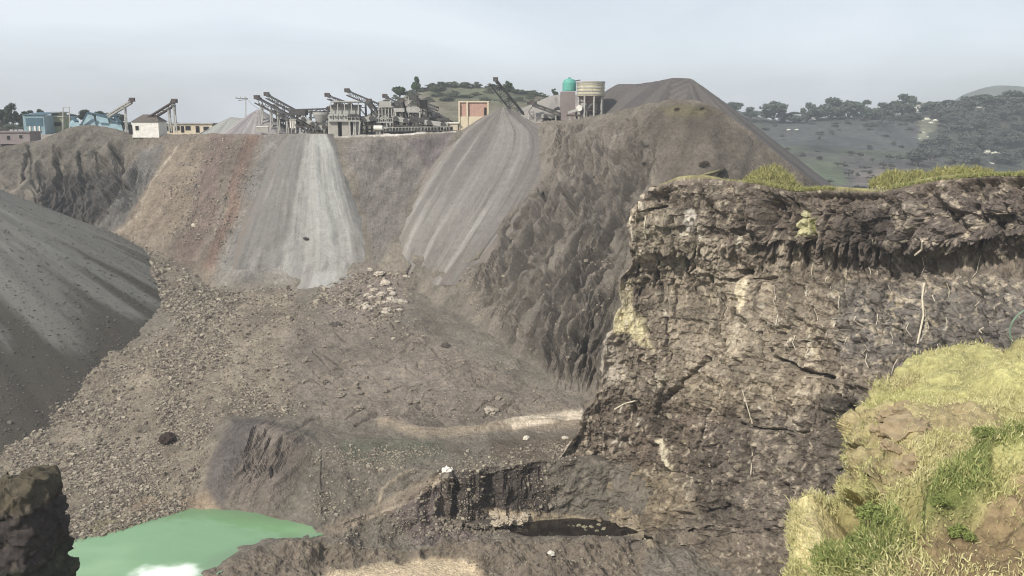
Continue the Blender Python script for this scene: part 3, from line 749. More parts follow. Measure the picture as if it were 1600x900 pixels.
ia = np.array(inner, float); iarc = np.linspace(0, 1, len(ia)); ix = np.interp(u, iarc, ia[:, 0]); iy = np.interp(u, iarc, ia[:, 1])
idd = np.interp(u, [0, .3, .6, 1], [8.5, 7.5, 7.5, 9])
V_ = v[:, None] ** .9
PXb = sx * (1 - V_) + ix * V_; PYb = sy * (1 - V_) + iy * V_
IDb = (1 / sdd) * (1 - V_) + (1 / idd) * V_
PB = unproj(PXb, PYb, 1 / IDb)
X, Y, Z = PB[..., 0], PB[..., 1], PB[..., 2]
NB = grid_normals(PB); NB *= np.where(NB[..., 2:3] < 0, -1, 1)
n1 = fbm(X * .22, Y * .22, Z * .22, 4, 150); n2 = fbm(X * 1.0, Y * 1.0, Z * 1.0, 4, 151)
qx = PXb + 14 * n2; qy = PYb + 12 * fbm(X * .7, Y * .7, Z * .7, 3, 152)
r1, r2, rc = worley(X * 1.1, Y * 1.1, Z * 1.1, 154)
mrock = polymask(qx, qy, [(1335,640),(1390,640),(1440,655),(1450,700),(1420,740),(1350,760),(1322,745)], 14)
mband = polymask(qx, qy, [(1300,800),(1330,772),(1440,750),(1520,722),(1620,690),(1900,600),(1900,640),(1620,735),(1500,760),(1440,800),(1340,850),(1290,850)], 9)
mgreen = polymask(qx, qy, [(1440,770),(1520,738),(1620,720),(1900,650),(1900,700),(1620,762),(1560,760),(1540,790),(1460,810),(1420,800)], 9) + polymask(qx, qy, [(1395,800),(1420,830),(1380,865),(1330,885),(1260,905),(1250,890),(1330,850)], 10)
msoil = polymask(qx, qy, [(1385,870),(1440,815),(1540,800),(1640,770),(1900,720),(1900,1100),(1330,1100),(1300,960)], 10)
mstraw = polymask(qx, qy, [(1240,905),(1262,850),(1290,805),(1330,820),(1300,870),(1265,905)], 8)
mtan = polymask(qx, qy, [(1450,655),(1560,640),(1570,690),(1470,720),(1440,700)], 14)
disp = .55 * n1 + .28 * n2 + .12 * fbm(X * 3, Y * 3, Z * 3, 4, 156) + mrock * (.45 * (r1 - .5) + .2 * rc) - 1.1 * mband + .4 * mgreen
disp *= sstep(0, .04, V_ + 0 * X) * .5 + .5
disp += .35 * fbm(X * .6, Y * .6, Z * .6, 3, 157) * sstep(.12, 0, V_ + 0 * X)
PB = PB + NB * disp[..., None]
cB = np.broadcast_to(srgb(168, 162, 112), PB.shape).copy()
for m, c in [(mrock, (156, 142, 108)), (mtan, (146, 132, 102)), (mband, (100, 84, 62)), (np.clip(mgreen, 0, 1), (96, 104, 58)), (msoil, (136, 117, 92)), (mstraw, (202, 188, 142))]:
    cB = mixc(cB, srgb(*c), m * .9)
n5 = fbm(X * .45, Y * .45, Z * 1.4, 4, 158)
cB = mixc(cB, srgb(122, 104, 80), sstep(.25, .8, n5) * .6)
cB *= (1 + .22 * n2 + .12 * n1)[..., None]
wrap = []
for dd, dz in ((.3, -.2), (1.2, -1.2), (2.5, -4), (5, -12), (9, -34)):
    q = PB[0].copy(); q[:, 0] += dd * 1.3 * q[:, 0] / q[:, 1]; q[:, 2] += dd * 1.3 * q[:, 2] / q[:, 1] + dz * 1.0; q[:, 1] += dd * 1.3; wrap.append(q)
PBf = np.concatenate([np.stack(wrap[::-1]), PB], 0); cBf = np.concatenate([np.repeat(cB[:1] * .8, len(wrap), 0), cB], 0)
link('grassy_bank', make_mesh('grassy_bank', PBf, grid_faces(*PBf.shape[:2]), cBf, True, M_NEAR), kind='structure')

# ================================================================ dark rock pillar at lower left
th = np.linspace(0, 2 * np.pi, 220); zz = np.concatenate([np.zeros(28), np.linspace(0, 1, 260)])
rtop = np.concatenate([np.linspace(0.02, 1, 28), np.ones(260)])
TH, ZZ = np.meshgrid(th, zz)
c0 = at(-16, 788, 45.5)
sq = (np.abs(np.cos(TH)) ** 5 + np.abs(np.sin(TH)) ** 5) ** (-1 / 5)
rad = rtop[:, None] * sq
ex = c0.x + rad * np.cos(TH) * 1.85 + ZZ * .0; ey = c0.y + 2.5 + rad * np.sin(TH) * 2.6
ez = c0.z - ZZ * 30 - .8 * rtop[:, None] ** 6
PE = np.stack([ex, ey, ez], -1)
out_n = np.stack([np.cos(TH), np.sin(TH), 0 * TH + .0], -1) * np.minimum(1, rtop[:, None, None] ** 3)
out_n[:28, :, 2] = 1
f = fbm(ex * .5, ey * .5, ez * .7, 5, 160); a1, a2, ac = worley(ex * 1.0, ey * 1.0, ez * 1.6, 161)
PE = PE + out_n * (.55 * f + .35 * (a1 - .4) + .2 * ac)[..., None]
PE[:, -1] = PE[:, 0]
gg = fbm(ex * 1.6, ey * 1.6, ez * 2.4, 4, 163)
cE = np.broadcast_to(srgb(66, 60, 58), PE.shape).copy()
cE = mixc(cE, srgb(118, 106, 96), sstep(.35, .9, gg) * .7)
cE = mixc(cE, srgb(90, 82, 62), sstep(1.2, .2, c0.z - PE[..., 2]) * .6)
cE = mixc(cE, srgb(52, 60, 40), sstep(3.6, 4.6, c0.z - PE[..., 2] + .4 * f) * .6)
link('rock_pillar', make_mesh('rock_pillar', PE, grid_faces(*PE.shape[:2]), cE, True, M_CLIFF), label='blackish rock pillar standing at the lower left corner above the green pond', cat='rock')

# ================================================================ water
def water(name, poly, z, col, rough, froth=None):
    pts = [at(px, py, float(d_of(py, z))) for px, py in poly]
    n = 120
    xs = [p.x for p in pts]; ys = [p.y for p in pts]
    gx, gy = np.meshgrid(np.linspace(min(xs), max(xs), n), np.linspace(min(ys), max(ys), n))
    P = np.stack([gx, gy, np.full(gx.shape, z) + .012 * fbm(gx * .8, gy * .8, 0 * gx, 3, 5)], -1)
    c = np.broadcast_to(srgb(*col), P.shape).copy()
    w = fbm(gx * .09, gy * .16, 0 * gx, 3, 171)
    ed = np.full(gx.shape, 1e9)
    for (x0, y0), (x1, y1) in zip([(q.x, q.y) for q in pts], [(q.x, q.y) for q in pts[1:] + pts[:1]]):
        t_ = np.clip(((gx - x0) * (x1 - x0) + (gy - y0) * (y1 - y0)) / ((x1 - x0) ** 2 + (y1 - y0) ** 2 + 1e-9), 0, 1); ed = np.minimum(ed, np.hypot(gx - x0 - t_ * (x1 - x0), gy - y0 - t_ * (y1 - y0)))
    if froth is not None: c = mixc(c, srgb(108, 136, 102), sstep(3.2, .6, ed + 1.2 * w) * .8); c = mixc(c, srgb(138, 166, 128), sstep(.1, .9, w + .2) * .5)
    c *= (1 + .07 * w)[..., None]
    if froth is not None:
        fp = at(froth[0], froth[1], float(d_of(froth[1], z)))
        m = sstep(froth[2], froth[2] * .35, np.hypot((gx - fp.x) * .75, gy - fp.y) + .9 * fbm(gx * .6, gy * .6, 0 * gx, 4, 172))
        c = mixc(c, srgb(236, 244, 232), m * .95)
    m_, nn, b = principled(name)
    a = nn.nodes.new('ShaderNodeAttribute'); a.attribute_name = 'tint'
    nn.links.new(a.outputs['Color'], b.inputs['Base Color'])
    t = nn.nodes.new('ShaderNodeTexCoord'); no = nn.nodes.new('ShaderNodeTexNoise'); no.inputs['Scale'].default_value = 2.2; no.inputs['Detail'].default_value = 4
    bp = nn.nodes.new('ShaderNodeBump'); bp.inputs['Strength'].default_value = .25; bp.inputs['Distance'].default_value = .05
    nn.links.new(t.outputs['Object'], no.inputs['Vector']); nn.links.new(no.outputs['Fac'], bp.inputs['Height']); nn.links.new(bp.outputs['Normal'], b.inputs['Normal'])
    b.inputs['Roughness'].default_value = rough; b.inputs['Specular IOR Level'].default_value = .5
    wp = [(q.x, q.y) for q in pts]
    keep = polymask(gx, gy, wp, .3) > .4
    Vw, Fw, cw = compact(P.reshape(-1, 3), grid_faces(n, n, keep=keep, flip=True), c.reshape(-1, 3))
    return link(name, make_mesh(name, Vw, Fw, cw, True, m_), kind='structure')
water('pond_water', [(60, 980), (60, 860), (110, 835), (200, 812), (290, 794), (350, 788), (440, 796), (508, 822), (508, 836), (440, 850), (380, 872), (330, 905), (310, 980)], -45.05, (116, 152, 110), .12, (262, 897, 3.0))
water('pool_water', [(765, 846), (765, 800), (1030, 800), (1030, 850)], -45.93, (34, 29, 25), .10)  # dark brown water; its colour also carries the deep shade under the rim

# ================================================================ FAR HILLS
def hill(name, rows, pxs, cols, n=(240, 340), rough=2.0, seed=0, mat=None):
    pxg = np.linspace(pxs[0], pxs[1], n[1])
    py = np.stack([np.interp(pxg, *np.array(r[0], float).T) for r in rows]); dd = np.stack([np.interp(pxg, *np.array(r[1], float).T) for r in rows])
    py = blur(py, 3, 1)
    t = np.linspace(0, len(rows) - 1, n[0]); i0 = np.minimum(t.astype(int), len(rows) - 2); f_ = (t - i0)[:, None]
    PYh = py[i0] * (1 - f_) + py[i0 + 1] * f_
    Dh = 1 / ((1 / dd)[i0] * (1 - f_) + (1 / dd)[i0 + 1] * f_)
    PXh = np.broadcast_to(pxg, PYh.shape)
    P = unproj(PXh, PYh, Dh)
    X, Y, Z = P[..., 0], P[..., 1], P[..., 2]
    nrm = grid_normals(P); nrm *= np.where(nrm[..., 1:2] > 0, -1, 1)
    P = P + nrm * (rough * fbm(X * .02, Y * .02, Z * .03, 5, seed))[..., None]
    n2 = fbm(X * .06, Y * .06, Z * .08, 5, seed + 5)
    c = np.broadcast_to(srgb(*cols[0]), P.shape).copy()
    for poly, cc, soft in cols[1:]:
        c = mixc(c, srgb(*cc), polymask(PXh + 9 * n2, PYh + 4 * n2, poly, soft) * .9)
    n3 = fbm(X * .09, Y * .03, Z * .02, 4, seed + 9); n4 = fbm(X * .01, Y * .01, Z * .35, 4, seed + 12)
    c *= (1 + .3 * n2 + .22 * n3 + .18 * n4)[..., None]
    back = []
    for k, (bd, bz) in enumerate(((6, -1), (40, -6), (120, -60))):
        q = P[0].copy(); q[:, 1] += bd; q[:, 2] = np.maximum(q[:, 2] + bz, -54); back.append(q)
    P = np.concatenate([np.stack(back[::-1]), P], 0); c = np.concatenate([np.repeat(c[:1], 3, 0), c], 0)
    link(name, make_mesh(name, P, grid_faces(*P.shape[:2]), c, True, mat or M_FAR), kind='structure')
    return PXh, PYh, Dh

const = lambda v: [(-3000, v), (5000, v)]
HR = hill('far_hill', [
   ([(1080,172),(1140,172),(1200,188),(1260,190),(1330,184),(1400,180),(1450,176),(1500,170),(1540,160),(1600,158),(1760,150)], const(620)),
   ([(1080,192),(1200,198),(1300,194),(1400,186),(1500,176),(1600,172),(1760,165)], const(585)),
   ([(1080,232),(1260,228),(1400,236),(1500,250),(1600,262),(1760,270)], const(520)),
   ([(1080,242),(1260,238),(1400,246),(1500,262),(1600,275),(1760,280)], const(470)),
   ([(1080,300),(1400,298),(1760,310)], const(350)), ([(1080,420),(1760,420)], const(260))], (1080, 1760),
   [(70, 72, 64), ([(1200,190),(1440,186),(1440,232),(1400,240),(1200,228)], (72, 73, 73), 8), ([(1200,245),(1450,245),(1480,262),(1420,285),(1340,300),(1250,290)], (80, 78, 76), 8),
    ([(1330,262),(1400,258),(1430,272),(1400,292),(1340,288)], (96, 90, 85), 8), ([(1200,232),(1480,240),(1480,246),(1200,240)], (72, 76, 64), 3),
    ([(1255,252),(1310,250),(1330,285),(1260,300)], (84, 92, 72), 8), ([(1430,185),(1462,186),(1450,225),(1440,226)], (120, 120, 102), 4)], rough=3, seed=180)
hill('distant_hill', [([(1380,176),(1450,168),(1500,152),(1530,136),(1560,130),(1600,137),(1680,150),(1900,170)], const(1500)), ([(1380,200),(1900,200)], const(1350)), ([(1380,230),(1900,230)], const(1200))], (1380, 1900), [(74, 80, 66)], n=(40, 160), rough=4, seed=190)
hill('wooded_hill', [([(480,196),(560,188),(600,166),(640,148),(690,133),(730,134),(780,138),(820,145),(850,152),(880,160),(960,185)], const(420)), ([(480,200),(650,180),(760,175),(960,196)], const(380)), ([(480,214),(960,214)], const(300))], (480, 960),
   [(98, 94, 78), ([(640,140),(690,135),(780,140),(840,150),(820,165),(740,160),(680,150)], (80, 84, 66), 6), ([(600,165),(660,148),(690,175),(640,190)], (110, 104, 96), 6)], n=(120, 200), rough=2, seed=200)
# ================================================================ loose rock
def stone_template(seed, n=1):
    r = np.random.default_rng(seed)
    import bmesh
    bm = bmesh.new(); bmesh.ops.create_icosphere(bm, subdivisions=n, radius=1)
    for vtx in bm.verts:
        k = 1 + .28 * r.uniform(-1, 1); vtx.co = Vector((vtx.co.x * k * 1.15, vtx.co.y * k, vtx.co.z * k * .72))
    bm.verts.ensure_lookup_table()
    V = np.array([v_.co[:] for v_ in bm.verts]); Fc = np.array([[v_.index for v_ in f_.verts] for f_ in bm.faces]); bm.free()
    return V, Fc

CUBE = (np.array([(x, y, z) for z in (-1, 1) for y in (-1, 1) for x in (-1, 1)], float) * .75, np.array([(0, 2, 3, 1), (4, 5, 7, 6), (0, 1, 5, 4), (2, 6, 7, 3), (0, 4, 6, 2), (1, 3, 7, 5)]))
def terr(px, py):                                     # point on the finished pit surface seen at (px,py)
    px = np.atleast_1d(px).astype(float); py = np.atleast_1d(py).astype(float)
    j = np.clip(((px - PXA[0]) / (PXA[1] - PXA[0])).round().astype(int), 0, nC - 1)
    t = np.clip((py - PYR[0][j]) / (PYR[-1][j] - PYR[0][j]), 0, 1) * (len(TA) - 1)
    return PA[t.astype(int), j]
def scatter_stones(name, pts, size, cols, mat, kind='stuff'):
    n = len(pts); Vs = []; Fs = []; Cs = []
    a = rng.uniform(0, 2 * np.pi, n); b = rng.uniform(-.5, .5, n)
    ca, sa, cb, sb = np.cos(a), np.sin(a), np.cos(b), np.sin(b)
    R3 = np.stack([np.stack([ca, -sa * cb, sa * sb], -1), np.stack([sa, ca * cb, -ca * sb], -1), np.stack([0 * a, sb, cb], -1)], 1)
    shp = rng.uniform(.65, 1.35, (8, n, 8, 3))
    tv, tf = CUBE
    k = rng.integers(0, 8, n)
    V = tv[None] * shp[0][:, :, :]
    V = V * np.stack([rng.uniform(.8, 1.4, n), rng.uniform(.7, 1.1, n), rng.uniform(.5, .9, n)], -1)[:, None]
    V = np.einsum('nij,nvj->nvi', R3, V) * size[:, None, None] + pts[:, None]
    Fc = (tf[None] + (np.arange(n) * 8)[:, None, None]).reshape(-1, 4)
    C = np.repeat(cols[:, None], 8, 1)
    me = make_mesh(name, V.reshape(-1, 3), Fc, C.reshape(-1, 3), False, mat)
    return link(name, me, kind=kind)
M_STONE = earth_mat('loose_stone', 2.0, .2, .3, 4.0, dist=.05)
def in_poly(n, poly, dens=None, seed=0):
    r = np.random.default_rng(seed); P = np.array(poly, float); o = []
    lo, hi = P.min(0), P.max(0); tot = 0
    while tot < n:
        q = r.uniform(lo, hi, (n * 3, 2)); m = polymask(q[:, 0], q[:, 1], poly, 10)
        if dens is not None: m = m * dens(q[:, 0], q[:, 1])
        q = q[r.uniform(0, 1, len(q)) < m]; o.append(q); tot += len(q)
    return np.concatenate(o)[:n]
RUB = [(150,378),(250,398),(330,452),(450,455),(500,520),(450,560),(480,640),(330,650),(305,760),(280,795),(200,818),(90,850),(-60,880),(-60,650),(100,600),(290,520),(230,450)]
clump = lambda x, y: .12 + .88 * sstep(-.25, .45, fbm(x * .018, y * .028, 0 * x, 4, 210))
q1 = in_poly(60000, RUB, clump, 1)
q2 = in_poly(3500, [(520,432),(650,425),(650,470),(610,500),(520,520),(480,480)], clump, 2)
q3 = in_poly(2600, [(480,700),(560,690),(690,700),(600,740),(540,800),(490,815)], clump, 3)
q4 = in_poly(2200, [(100,850),(200,805),(250,780),(290,800),(200,826),(130,852),(95,880)], None, 4)
q5 = in_poly(3500, [(330,215),(420,215),(345,420),(270,420),(250,300)], clump, 5)
q6 = in_poly(3000, [(440,520),(600,470),(760,560),(900,640),(640,670),(480,650)], lambda x, y: sstep(.1, .7, fbm(x * .02, y * .03, 0 * x, 4, 212)), 6)
q7 = in_poly(2200, [(620,800),(1010,835),(1000,900),(760,900),(690,870)], clump, 7)
q8 = in_poly(1500, [(740,700),(900,680),(880,720),(700,735)], clump, 8)
q9 = in_poly(1500, [(690,808),(790,808),(830,830),(700,830)], clump, 9)
q10 = in_poly(5000, [(640,690),(900,700),(850,850),(520,850),(560,760)], clump, 10)
q11 = in_poly(3000, [(700,430),(960,380),(940,600),(800,560)], clump, 11)
q13 = in_poly(5000, [(-20,640),(60,600),(170,560),(290,500),(320,520),(300,570),(180,620),(60,680),(-20,720)], None, 13)
q12 = in_poly(3000, [(60,380),(200,370),(330,455),(250,470),(150,400)], clump, 12)
q3 = np.concatenate([q3, q10]); q6 = np.concatenate([q6, q11, q12, q13])
qa = np.concatenate([q1, q2, q3, q4, q5, q6, q7, q8, q9])
pos = terr(qa[:, 0], qa[:, 1])
sz = np.clip(rng.lognormal(-2.05, .6, len(qa)), .05, .7)
lg = [1.0] * len(q1) + [1.15] * len(q2) + [.9] * len(q3) + [1.0] * len(q4) + [.75] * len(q5) + [.7] * len(q6) + [.75] * len(q7) + [.85] * len(q8) + [1.0] * len(q9)
sz = sz * np.array(lg) * np.clip(pos[:, 1] / 130, .7, 1.25)
tone = rng.uniform(0, 1, len(qa))[:, None]
cs = srgb(108, 100, 90) * (1 - tone) + srgb(164, 154, 137) * tone
dk = rng.uniform(0, 1, len(qa)) < .22
cs[dk] = srgb(98, 88, 80)
pos[:, 2] += sz * .15
scatter_stones('rubble', pos, sz * .53, cs, M_STONE)

Ph, kh = HEAPS[0]
hi_, hj_ = np.nonzero(kh & (Ph[..., 2] > -41) & (Ph[..., 0] > -105))
w_ = np.clip((-8 - Ph[hi_, hj_, 2]) / 30, .04, 1); k_ = rng.choice(len(hi_), 16000, p=w_ / w_.sum())
hp_ = Ph[hi_[k_], hj_[k_]] + rng.normal(size=(16000, 3)) * [.15, .15, .01]
tn = rng.uniform(0, 1, 16000)[:, None]
scatter_stones('rubble', hp_, np.clip(rng.lognormal(-2.6, .5, 16000), .04, .35), srgb(78, 74, 68) * (1 - tn) + srgb(112, 109, 101) * tn, M_STONE)

# boulders one can pick out, each on its own
BM = []
for k in range(5):
    V, Fc = stone_template(40 + k, 3)
    n_ = fbm(V[:, 0] * 1.6 + 7 * k, V[:, 1] * 1.6, V[:, 2] * 1.6, 4, k + 220)
    V = V * (1 + .16 * n_)[:, None]
    BM.append((V, Fc))
def boulder_mesh(k, rgb):
    V, Fc = BM[k % 5]
    return make_mesh('boulder', V, Fc, np.broadcast_to(srgb(*rgb), V.shape) * (1 + .15 * fbm(V[:, 0] * 3, V[:, 1] * 3, V[:, 2] * 3, 3, 5))[:, None], False, M_STONE)
bmesh_cache = {}
def boulder(px, py, s, rgb, label, group=None, p=None, k=None, lift=.2):
    k = random.randrange(5) if k is None else k
    if (k, rgb) not in bmesh_cache: bmesh_cache[(k, rgb)] = boulder_mesh(k, rgb)
    o = link('boulder', bmesh_cache[(k, rgb)], label=label, cat='boulder', group=group)
    q = Vector(terr(px, py)[0].tolist()) if p is None else p
    o.location = q + Vector((0, 0, s * lift)); o.scale = (s * random.uniform(.9, 1.3), s, s * random.uniform(.8, 1.1)); o.rotation_euler = (random.uniform(-.3, .3), random.uniform(-.3, .3), random.uniform(0, 6.28))
    return o
boulder(697, 732, .6, (214, 208, 198), 'white boulder on the rim at the top of the dark rock face', k=1)
boulder(262, 686, 1.0, (58, 48, 42), 'lone blackish boulder half sunk in the tan rubble slope', k=2)
boulder(479, 374, .4, (66, 62, 60), 'small dark rock alone on the pale powder fan', k=3, p=at(479, 374, float(D_wall(479, 374)[0]) - 2.2))
boulder(302, 353, .45, (196, 186, 166), 'single pale rock on the brown streak of the upper slope', k=0)
boulder(980, 288, .65, (206, 196, 180), 'pale boulder near the top of the gullied slope', k=4)
boulder(930, 428, .7, (176, 158, 148), 'pinkish boulder low on the gullied slope beside the cliff', k=1)
boulder(823, 678, .42, (196, 188, 172), 'white flat stone on the dark bank under the haul track', k=2)
boulder(884, 678, .35, (190, 182, 168), 'pale stone on the bank edge touching the cliff foot', k=3)
boulder(768, 638, .8, (160, 150, 136), 'grey stone lying just above the haul track bend', k=0)
boulder(524, 508, .8, (84, 78, 72), 'dark rock at the left foot of the fresh slide', k=4)
boulder(695, 545, .6, (88, 80, 74), 'small dark rock in the middle of the grey floor', k=1)
boulder(862, 872, .35, (206, 200, 190), 'small white stone on the near dark ridge below the brown pool', k=1)
for i in range(60):
    x, y = in_poly(1, [(560,420),(640,430),(640,470),(600,490),(560,480)], None, 300 + i)[0] if i < 26 else in_poly(1, [(470,530),(560,560),(640,600),(800,610),(700,650),(540,640),(460,600)], None, 300 + i)[0]
    if i < 26: boulder(x, y, random.uniform(.35, .8), (176, 166, 152), 'pale block in the cluster tumbled between the two gravel fans', 'pale blocks tumbled between the gravel fans')
    else: boulder(x, y, random.uniform(.25, .5), (132, 122, 110), 'brownish stone strewn on the bare grey pit floor', 'stones strewn on the pit floor')
for i in range(22):
    x, y = in_poly(1, [(772,812),(800,806),(826,808),(822,826),(780,822)], None, 400 + i)[0]
    boulder(x, y, random.uniform(.3, .6), (168, 156, 138), 'tan block piled at the left end of the brown pool', 'blocks piled at the left end of the brown pool')
for i in range(12):
    x = random.uniform(880, 950); y = 827 + random.uniform(-5, 4)
    boulder(x, y, random.uniform(.1, .36), (132, 128, 106), 'mossy pale stone breaking the surface of the brown pool', 'stones standing in the brown pool', p=at(x, y, float(d_of(y, -46.1))), lift=.1)
for i, (x, y) in enumerate([(1392,662),(1412,668),(1403,682),(1424,692),(1384,690),(1420,714),(1396,712)]):
    j = int(np.argmin((PXb - x) ** 2 + (PYb - y) ** 2)); 
    boulder(0, 0, [.26, .2, .24, .36, .22, .28, .2][i], (146, 130, 104), ['tan rock at the upper left of the bank outcrop under the grass lip', 'small rock wedged right under the grass lip', 'rock in the middle of the bank outcrop', 'largest pale rock of the bank outcrop, at its right side',
        'rock at the left side of the bank outcrop', 'rounded rock low in the bank outcrop, under the largest', 'lowest left rock of the bank outcrop'][i], 'rocks of the outcrop in the grassy bank', p=Vector(PB.reshape(-1, 3)[j].tolist()), lift=-.1)
# ================================================================ mesh builder for made things
class MB:
    def __init__(s): s.v = []; s.f = []
    def box(s, c, size, rz=0.0, rx=0.0):
        n = len(s.v); M = Matrix.Rotation(rz, 3, 'Z') @ Matrix.Rotation(rx, 3, 'X')
        for z in (-.5, .5):
            for y in (-.5, .5):
                for x in (-.5, .5): s.v.append(Vector(c) + M @ Vector((x * size[0], y * size[1], z * size[2])))
        s.f += [[n + i for i in q] for q in ((0, 2, 3, 1), (4, 5, 7, 6), (0, 1, 5, 4), (2, 6, 7, 3), (0, 4, 6, 2), (1, 3, 7, 5))]
        return s
    def bar(s, a, b, w, h=None):
        a, b = Vector(a), Vector(b); h = h or w; d = (b - a).normalized()
        up = Vector((0, 0, 1)) if abs(d.z) < .95 else Vector((0, 1, 0))
        x = d.cross(up).normalized() * w / 2; y = x.normalized().cross(d) * h / 2; n = len(s.v)
        for p in (a, b): s.v += [p - x - y, p + x - y, p + x + y, p - x + y]
        s.f += [[n + i for i in q] for q in ((0, 1, 2, 3), (7, 6, 5, 4), (0, 4, 5, 1), (1, 5, 6, 2), (2, 6, 7, 3), (3, 7, 4, 0))]
        return s
    def cyl(s, a, b, r, r2=None, k=16, cap=True):
        a, b = Vector(a), Vector(b); r2 = r if r2 is None else r2; d = (b - a).normalized()
        up = Vector((0, 0, 1)) if abs(d.z) < .95 else Vector((0, 1, 0)); x = d.cross(up).normalized(); y = x.cross(d); n = len(s.v)
        for p, q in ((a, r), (b, r2)):
            for i in range(k): t = 2 * math.pi * i / k; s.v.append(p + (x * math.cos(t) + y * math.sin(t)) * q)
        for i in range(k): s.f.append([n + i, n + (i + 1) % k, n + k + (i + 1) % k, n + k + i][::-1])
        if cap: s.f += [[n + i for i in range(k)], [n + k + i for i in range(k)][::-1]]
        return s
    def poly(s, pts, thick=(0, .1, 0)):
        n = len(s.v); k = len(pts); T = Vector(thick)
        s.v += [Vector(p) for p in pts] + [Vector(p) + T for p in pts]
        s.f += [[n + i for i in range(k)], [n + k + i for i in range(k)][::-1]] + [[n + i, n + k + i, n + k + (i + 1) % k, n + (i + 1) % k] for i in range(k)]
        return s
    def build(s, name, mat, parent=None, origin=None, smooth=False):
        o = origin if origin is not None else (parent.location if parent else Vector((0, 0, 0)))
        if parent and parent.parent: o = parent.parent.location
        me = bpy.data.meshes.new(name); me.from_pydata([v_ - o for v_ in s.v], [], s.f); me.materials.append(mat); me.update()
        if smooth: me.polygons.foreach_set('use_smooth', [True] * len(me.polygons))
        ob = bpy.data.objects.new(name, me); COL.objects.link(ob)
        if parent: ob.parent = parent
        else: ob.location = o
        return ob
def thing(name, loc, label, cat, group=None):
    o = bpy.data.objects.new(name, None); COL.objects.link(o); o.location = loc; o['label'] = label; o['category'] = cat
    if group: o['group'] = group
    return o
S_ = lambda *c: tuple(srgb(*c))
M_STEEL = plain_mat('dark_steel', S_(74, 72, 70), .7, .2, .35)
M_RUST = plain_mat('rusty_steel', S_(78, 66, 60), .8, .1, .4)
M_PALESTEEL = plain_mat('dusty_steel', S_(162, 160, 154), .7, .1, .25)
M_BELT = plain_mat('rubber_belt', S_(36, 35, 35), .85)
M_WHITE = plain_mat('whitewash', S_(216, 212, 203), .9, 0, .2, 1.2)
M_CREAM = plain_mat('cream_plaster', S_(196, 184, 160), .9, 0, .15, .8)
M_PINK = plain_mat('pink_brick', S_(172, 140, 126), .9, 0, .18, 1.5)
M_CONC = plain_mat('concrete', S_(158, 154, 146), .9, 0, .2, .8)
M_CONCD = plain_mat('grey_render', S_(128, 118, 116), .9, 0, .15, .5)
M_DARK = plain_mat('dark_opening', S_(34, 31, 30), .9)
M_BLUE = plain_mat('blue_sheet', S_(124, 146, 152), .6, 0, .2, .6)
M_BLUED = plain_mat('dark_blue_sheet', S_(66, 92, 104), .7, 0, .25, .6)
M_TEAL = plain_mat('teal_paint', S_(92, 158, 144), .5, 0, .15, .8)
M_GREEN = plain_mat('faded_green_sheet', S_(136, 144, 116), .8, 0, .2, .8)
M_ROOF = plain_mat('brown_tiles', S_(92, 84, 78), .9, 0, .3, 2)
M_SILO = plain_mat('cream_silo', S_(180, 173, 150), .8, 0, .35, .9)
K = lambda d: d / F * 1.0            # metres per photo pixel at distance d
def gz(px, d, py): return at(px, py, d)

def conveyor(label, lo, hi, w, legs, mat, leg_mat=None, truss=True, thick=.9, group='belt conveyors of the crushing plant', ground=None, head=True):
    A, B = at(*lo), at(*hi)
    r = thing('conveyor', Vector((A.x, A.y, A.z)), label, 'conveyor', group)
    d = (B - A).normalized(); side = Vector((0, 1, 0)); side = (side - d * side.dot(d)).normalized() * w / 2; up = d.cross(side).normalized(); up = up if up.z > 0 else -up
    f_ = MB()
    for s_ in (-1, 1):
        for h in (0, -thick): f_.bar(A + side * s_ + up * h, B + side * s_ + up * h, .22, .28)
        if truss:
            k = max(3, int((B - A).length / 1.6))
            for i in range(k):
                p, q = A.lerp(B, i / k), A.lerp(B, (i + 1) / k)
                f_.bar(p + side * s_ - up * (thick if i % 2 else 0), q + side * s_ - up * (0 if i % 2 else thick), .1)
                f_.bar(p + side * s_, p + side * s_ - up * thick, .1)
    f_.build('frame', mat, r)
    b = MB(); b.bar(A + up * .12, B + up * .12, w * .8, .12); b.build('belt', M_BELT, r)
    if head:
        h = MB(); h.cyl(B - side * 1.1, B + side * 1.1, .42); h.build('head_drum', M_STEEL, r)
        c = MB(); c.box(B + d * .5 + up * .1, (1.1, w * 1.05, .9), 0); c.build('chute', M_RUST, r)
    for t, yb in legs:
        p = A.lerp(B, t) - up * thick * .6
        zb = at(800, yb, p.y).z
        L = MB()
        for s_ in (-1, 1): L.bar((p.x, p.y + s_ * w * .5, zb), (p.x, p.y + s_ * w * .5, p.z), .22)
        hh = p.z - zb; nseg = max(1, int(hh / 2.2))
        for i in range(nseg): L.bar((p.x, p.y - w * .5, zb + hh * i / nseg), (p.x, p.y + w * .5, zb + hh * (i + 1) / nseg), .1)
        L.build('support_leg', leg_mat or mat, r)
    return r
conveyor('thin conveyor climbing right to a single tall post, left of the white house', (168,180,214), (204,158,214), .9, [(.72,212)], M_PALESTEEL, M_PALESTEEL, thick=.5)
conveyor('truss conveyor rising right above the white house to a twin leg tower', (226,187,206), (270,160,206), 1.2, [(.82,207),(1.0,207)], M_RUST, M_PALESTEEL, thick=.8)
conveyor('longest dark truss conveyor rising left to above the small grey cone', (502,207,202), (404,154,207), 1.5, [(.93,205),(.78,208),(.66,208),(.52,208),(.38,208)], M_STEEL, M_PALESTEEL, thick=1.2)
conveyor('upper twin of the long conveyor, reaching a little higher behind it', (476,180,214), (419,149,216), 1.2, [(.3,205),(.75,205)], M_STEEL, M_PALESTEEL, thick=.8)
conveyor('level conveyor running from the long truss to the crusher house', (452,172,209), (512,170,209), 1.0, [(.2,208),(.55,208),(.9,208)], M_STEEL, M_PALESTEEL, thick=.6)
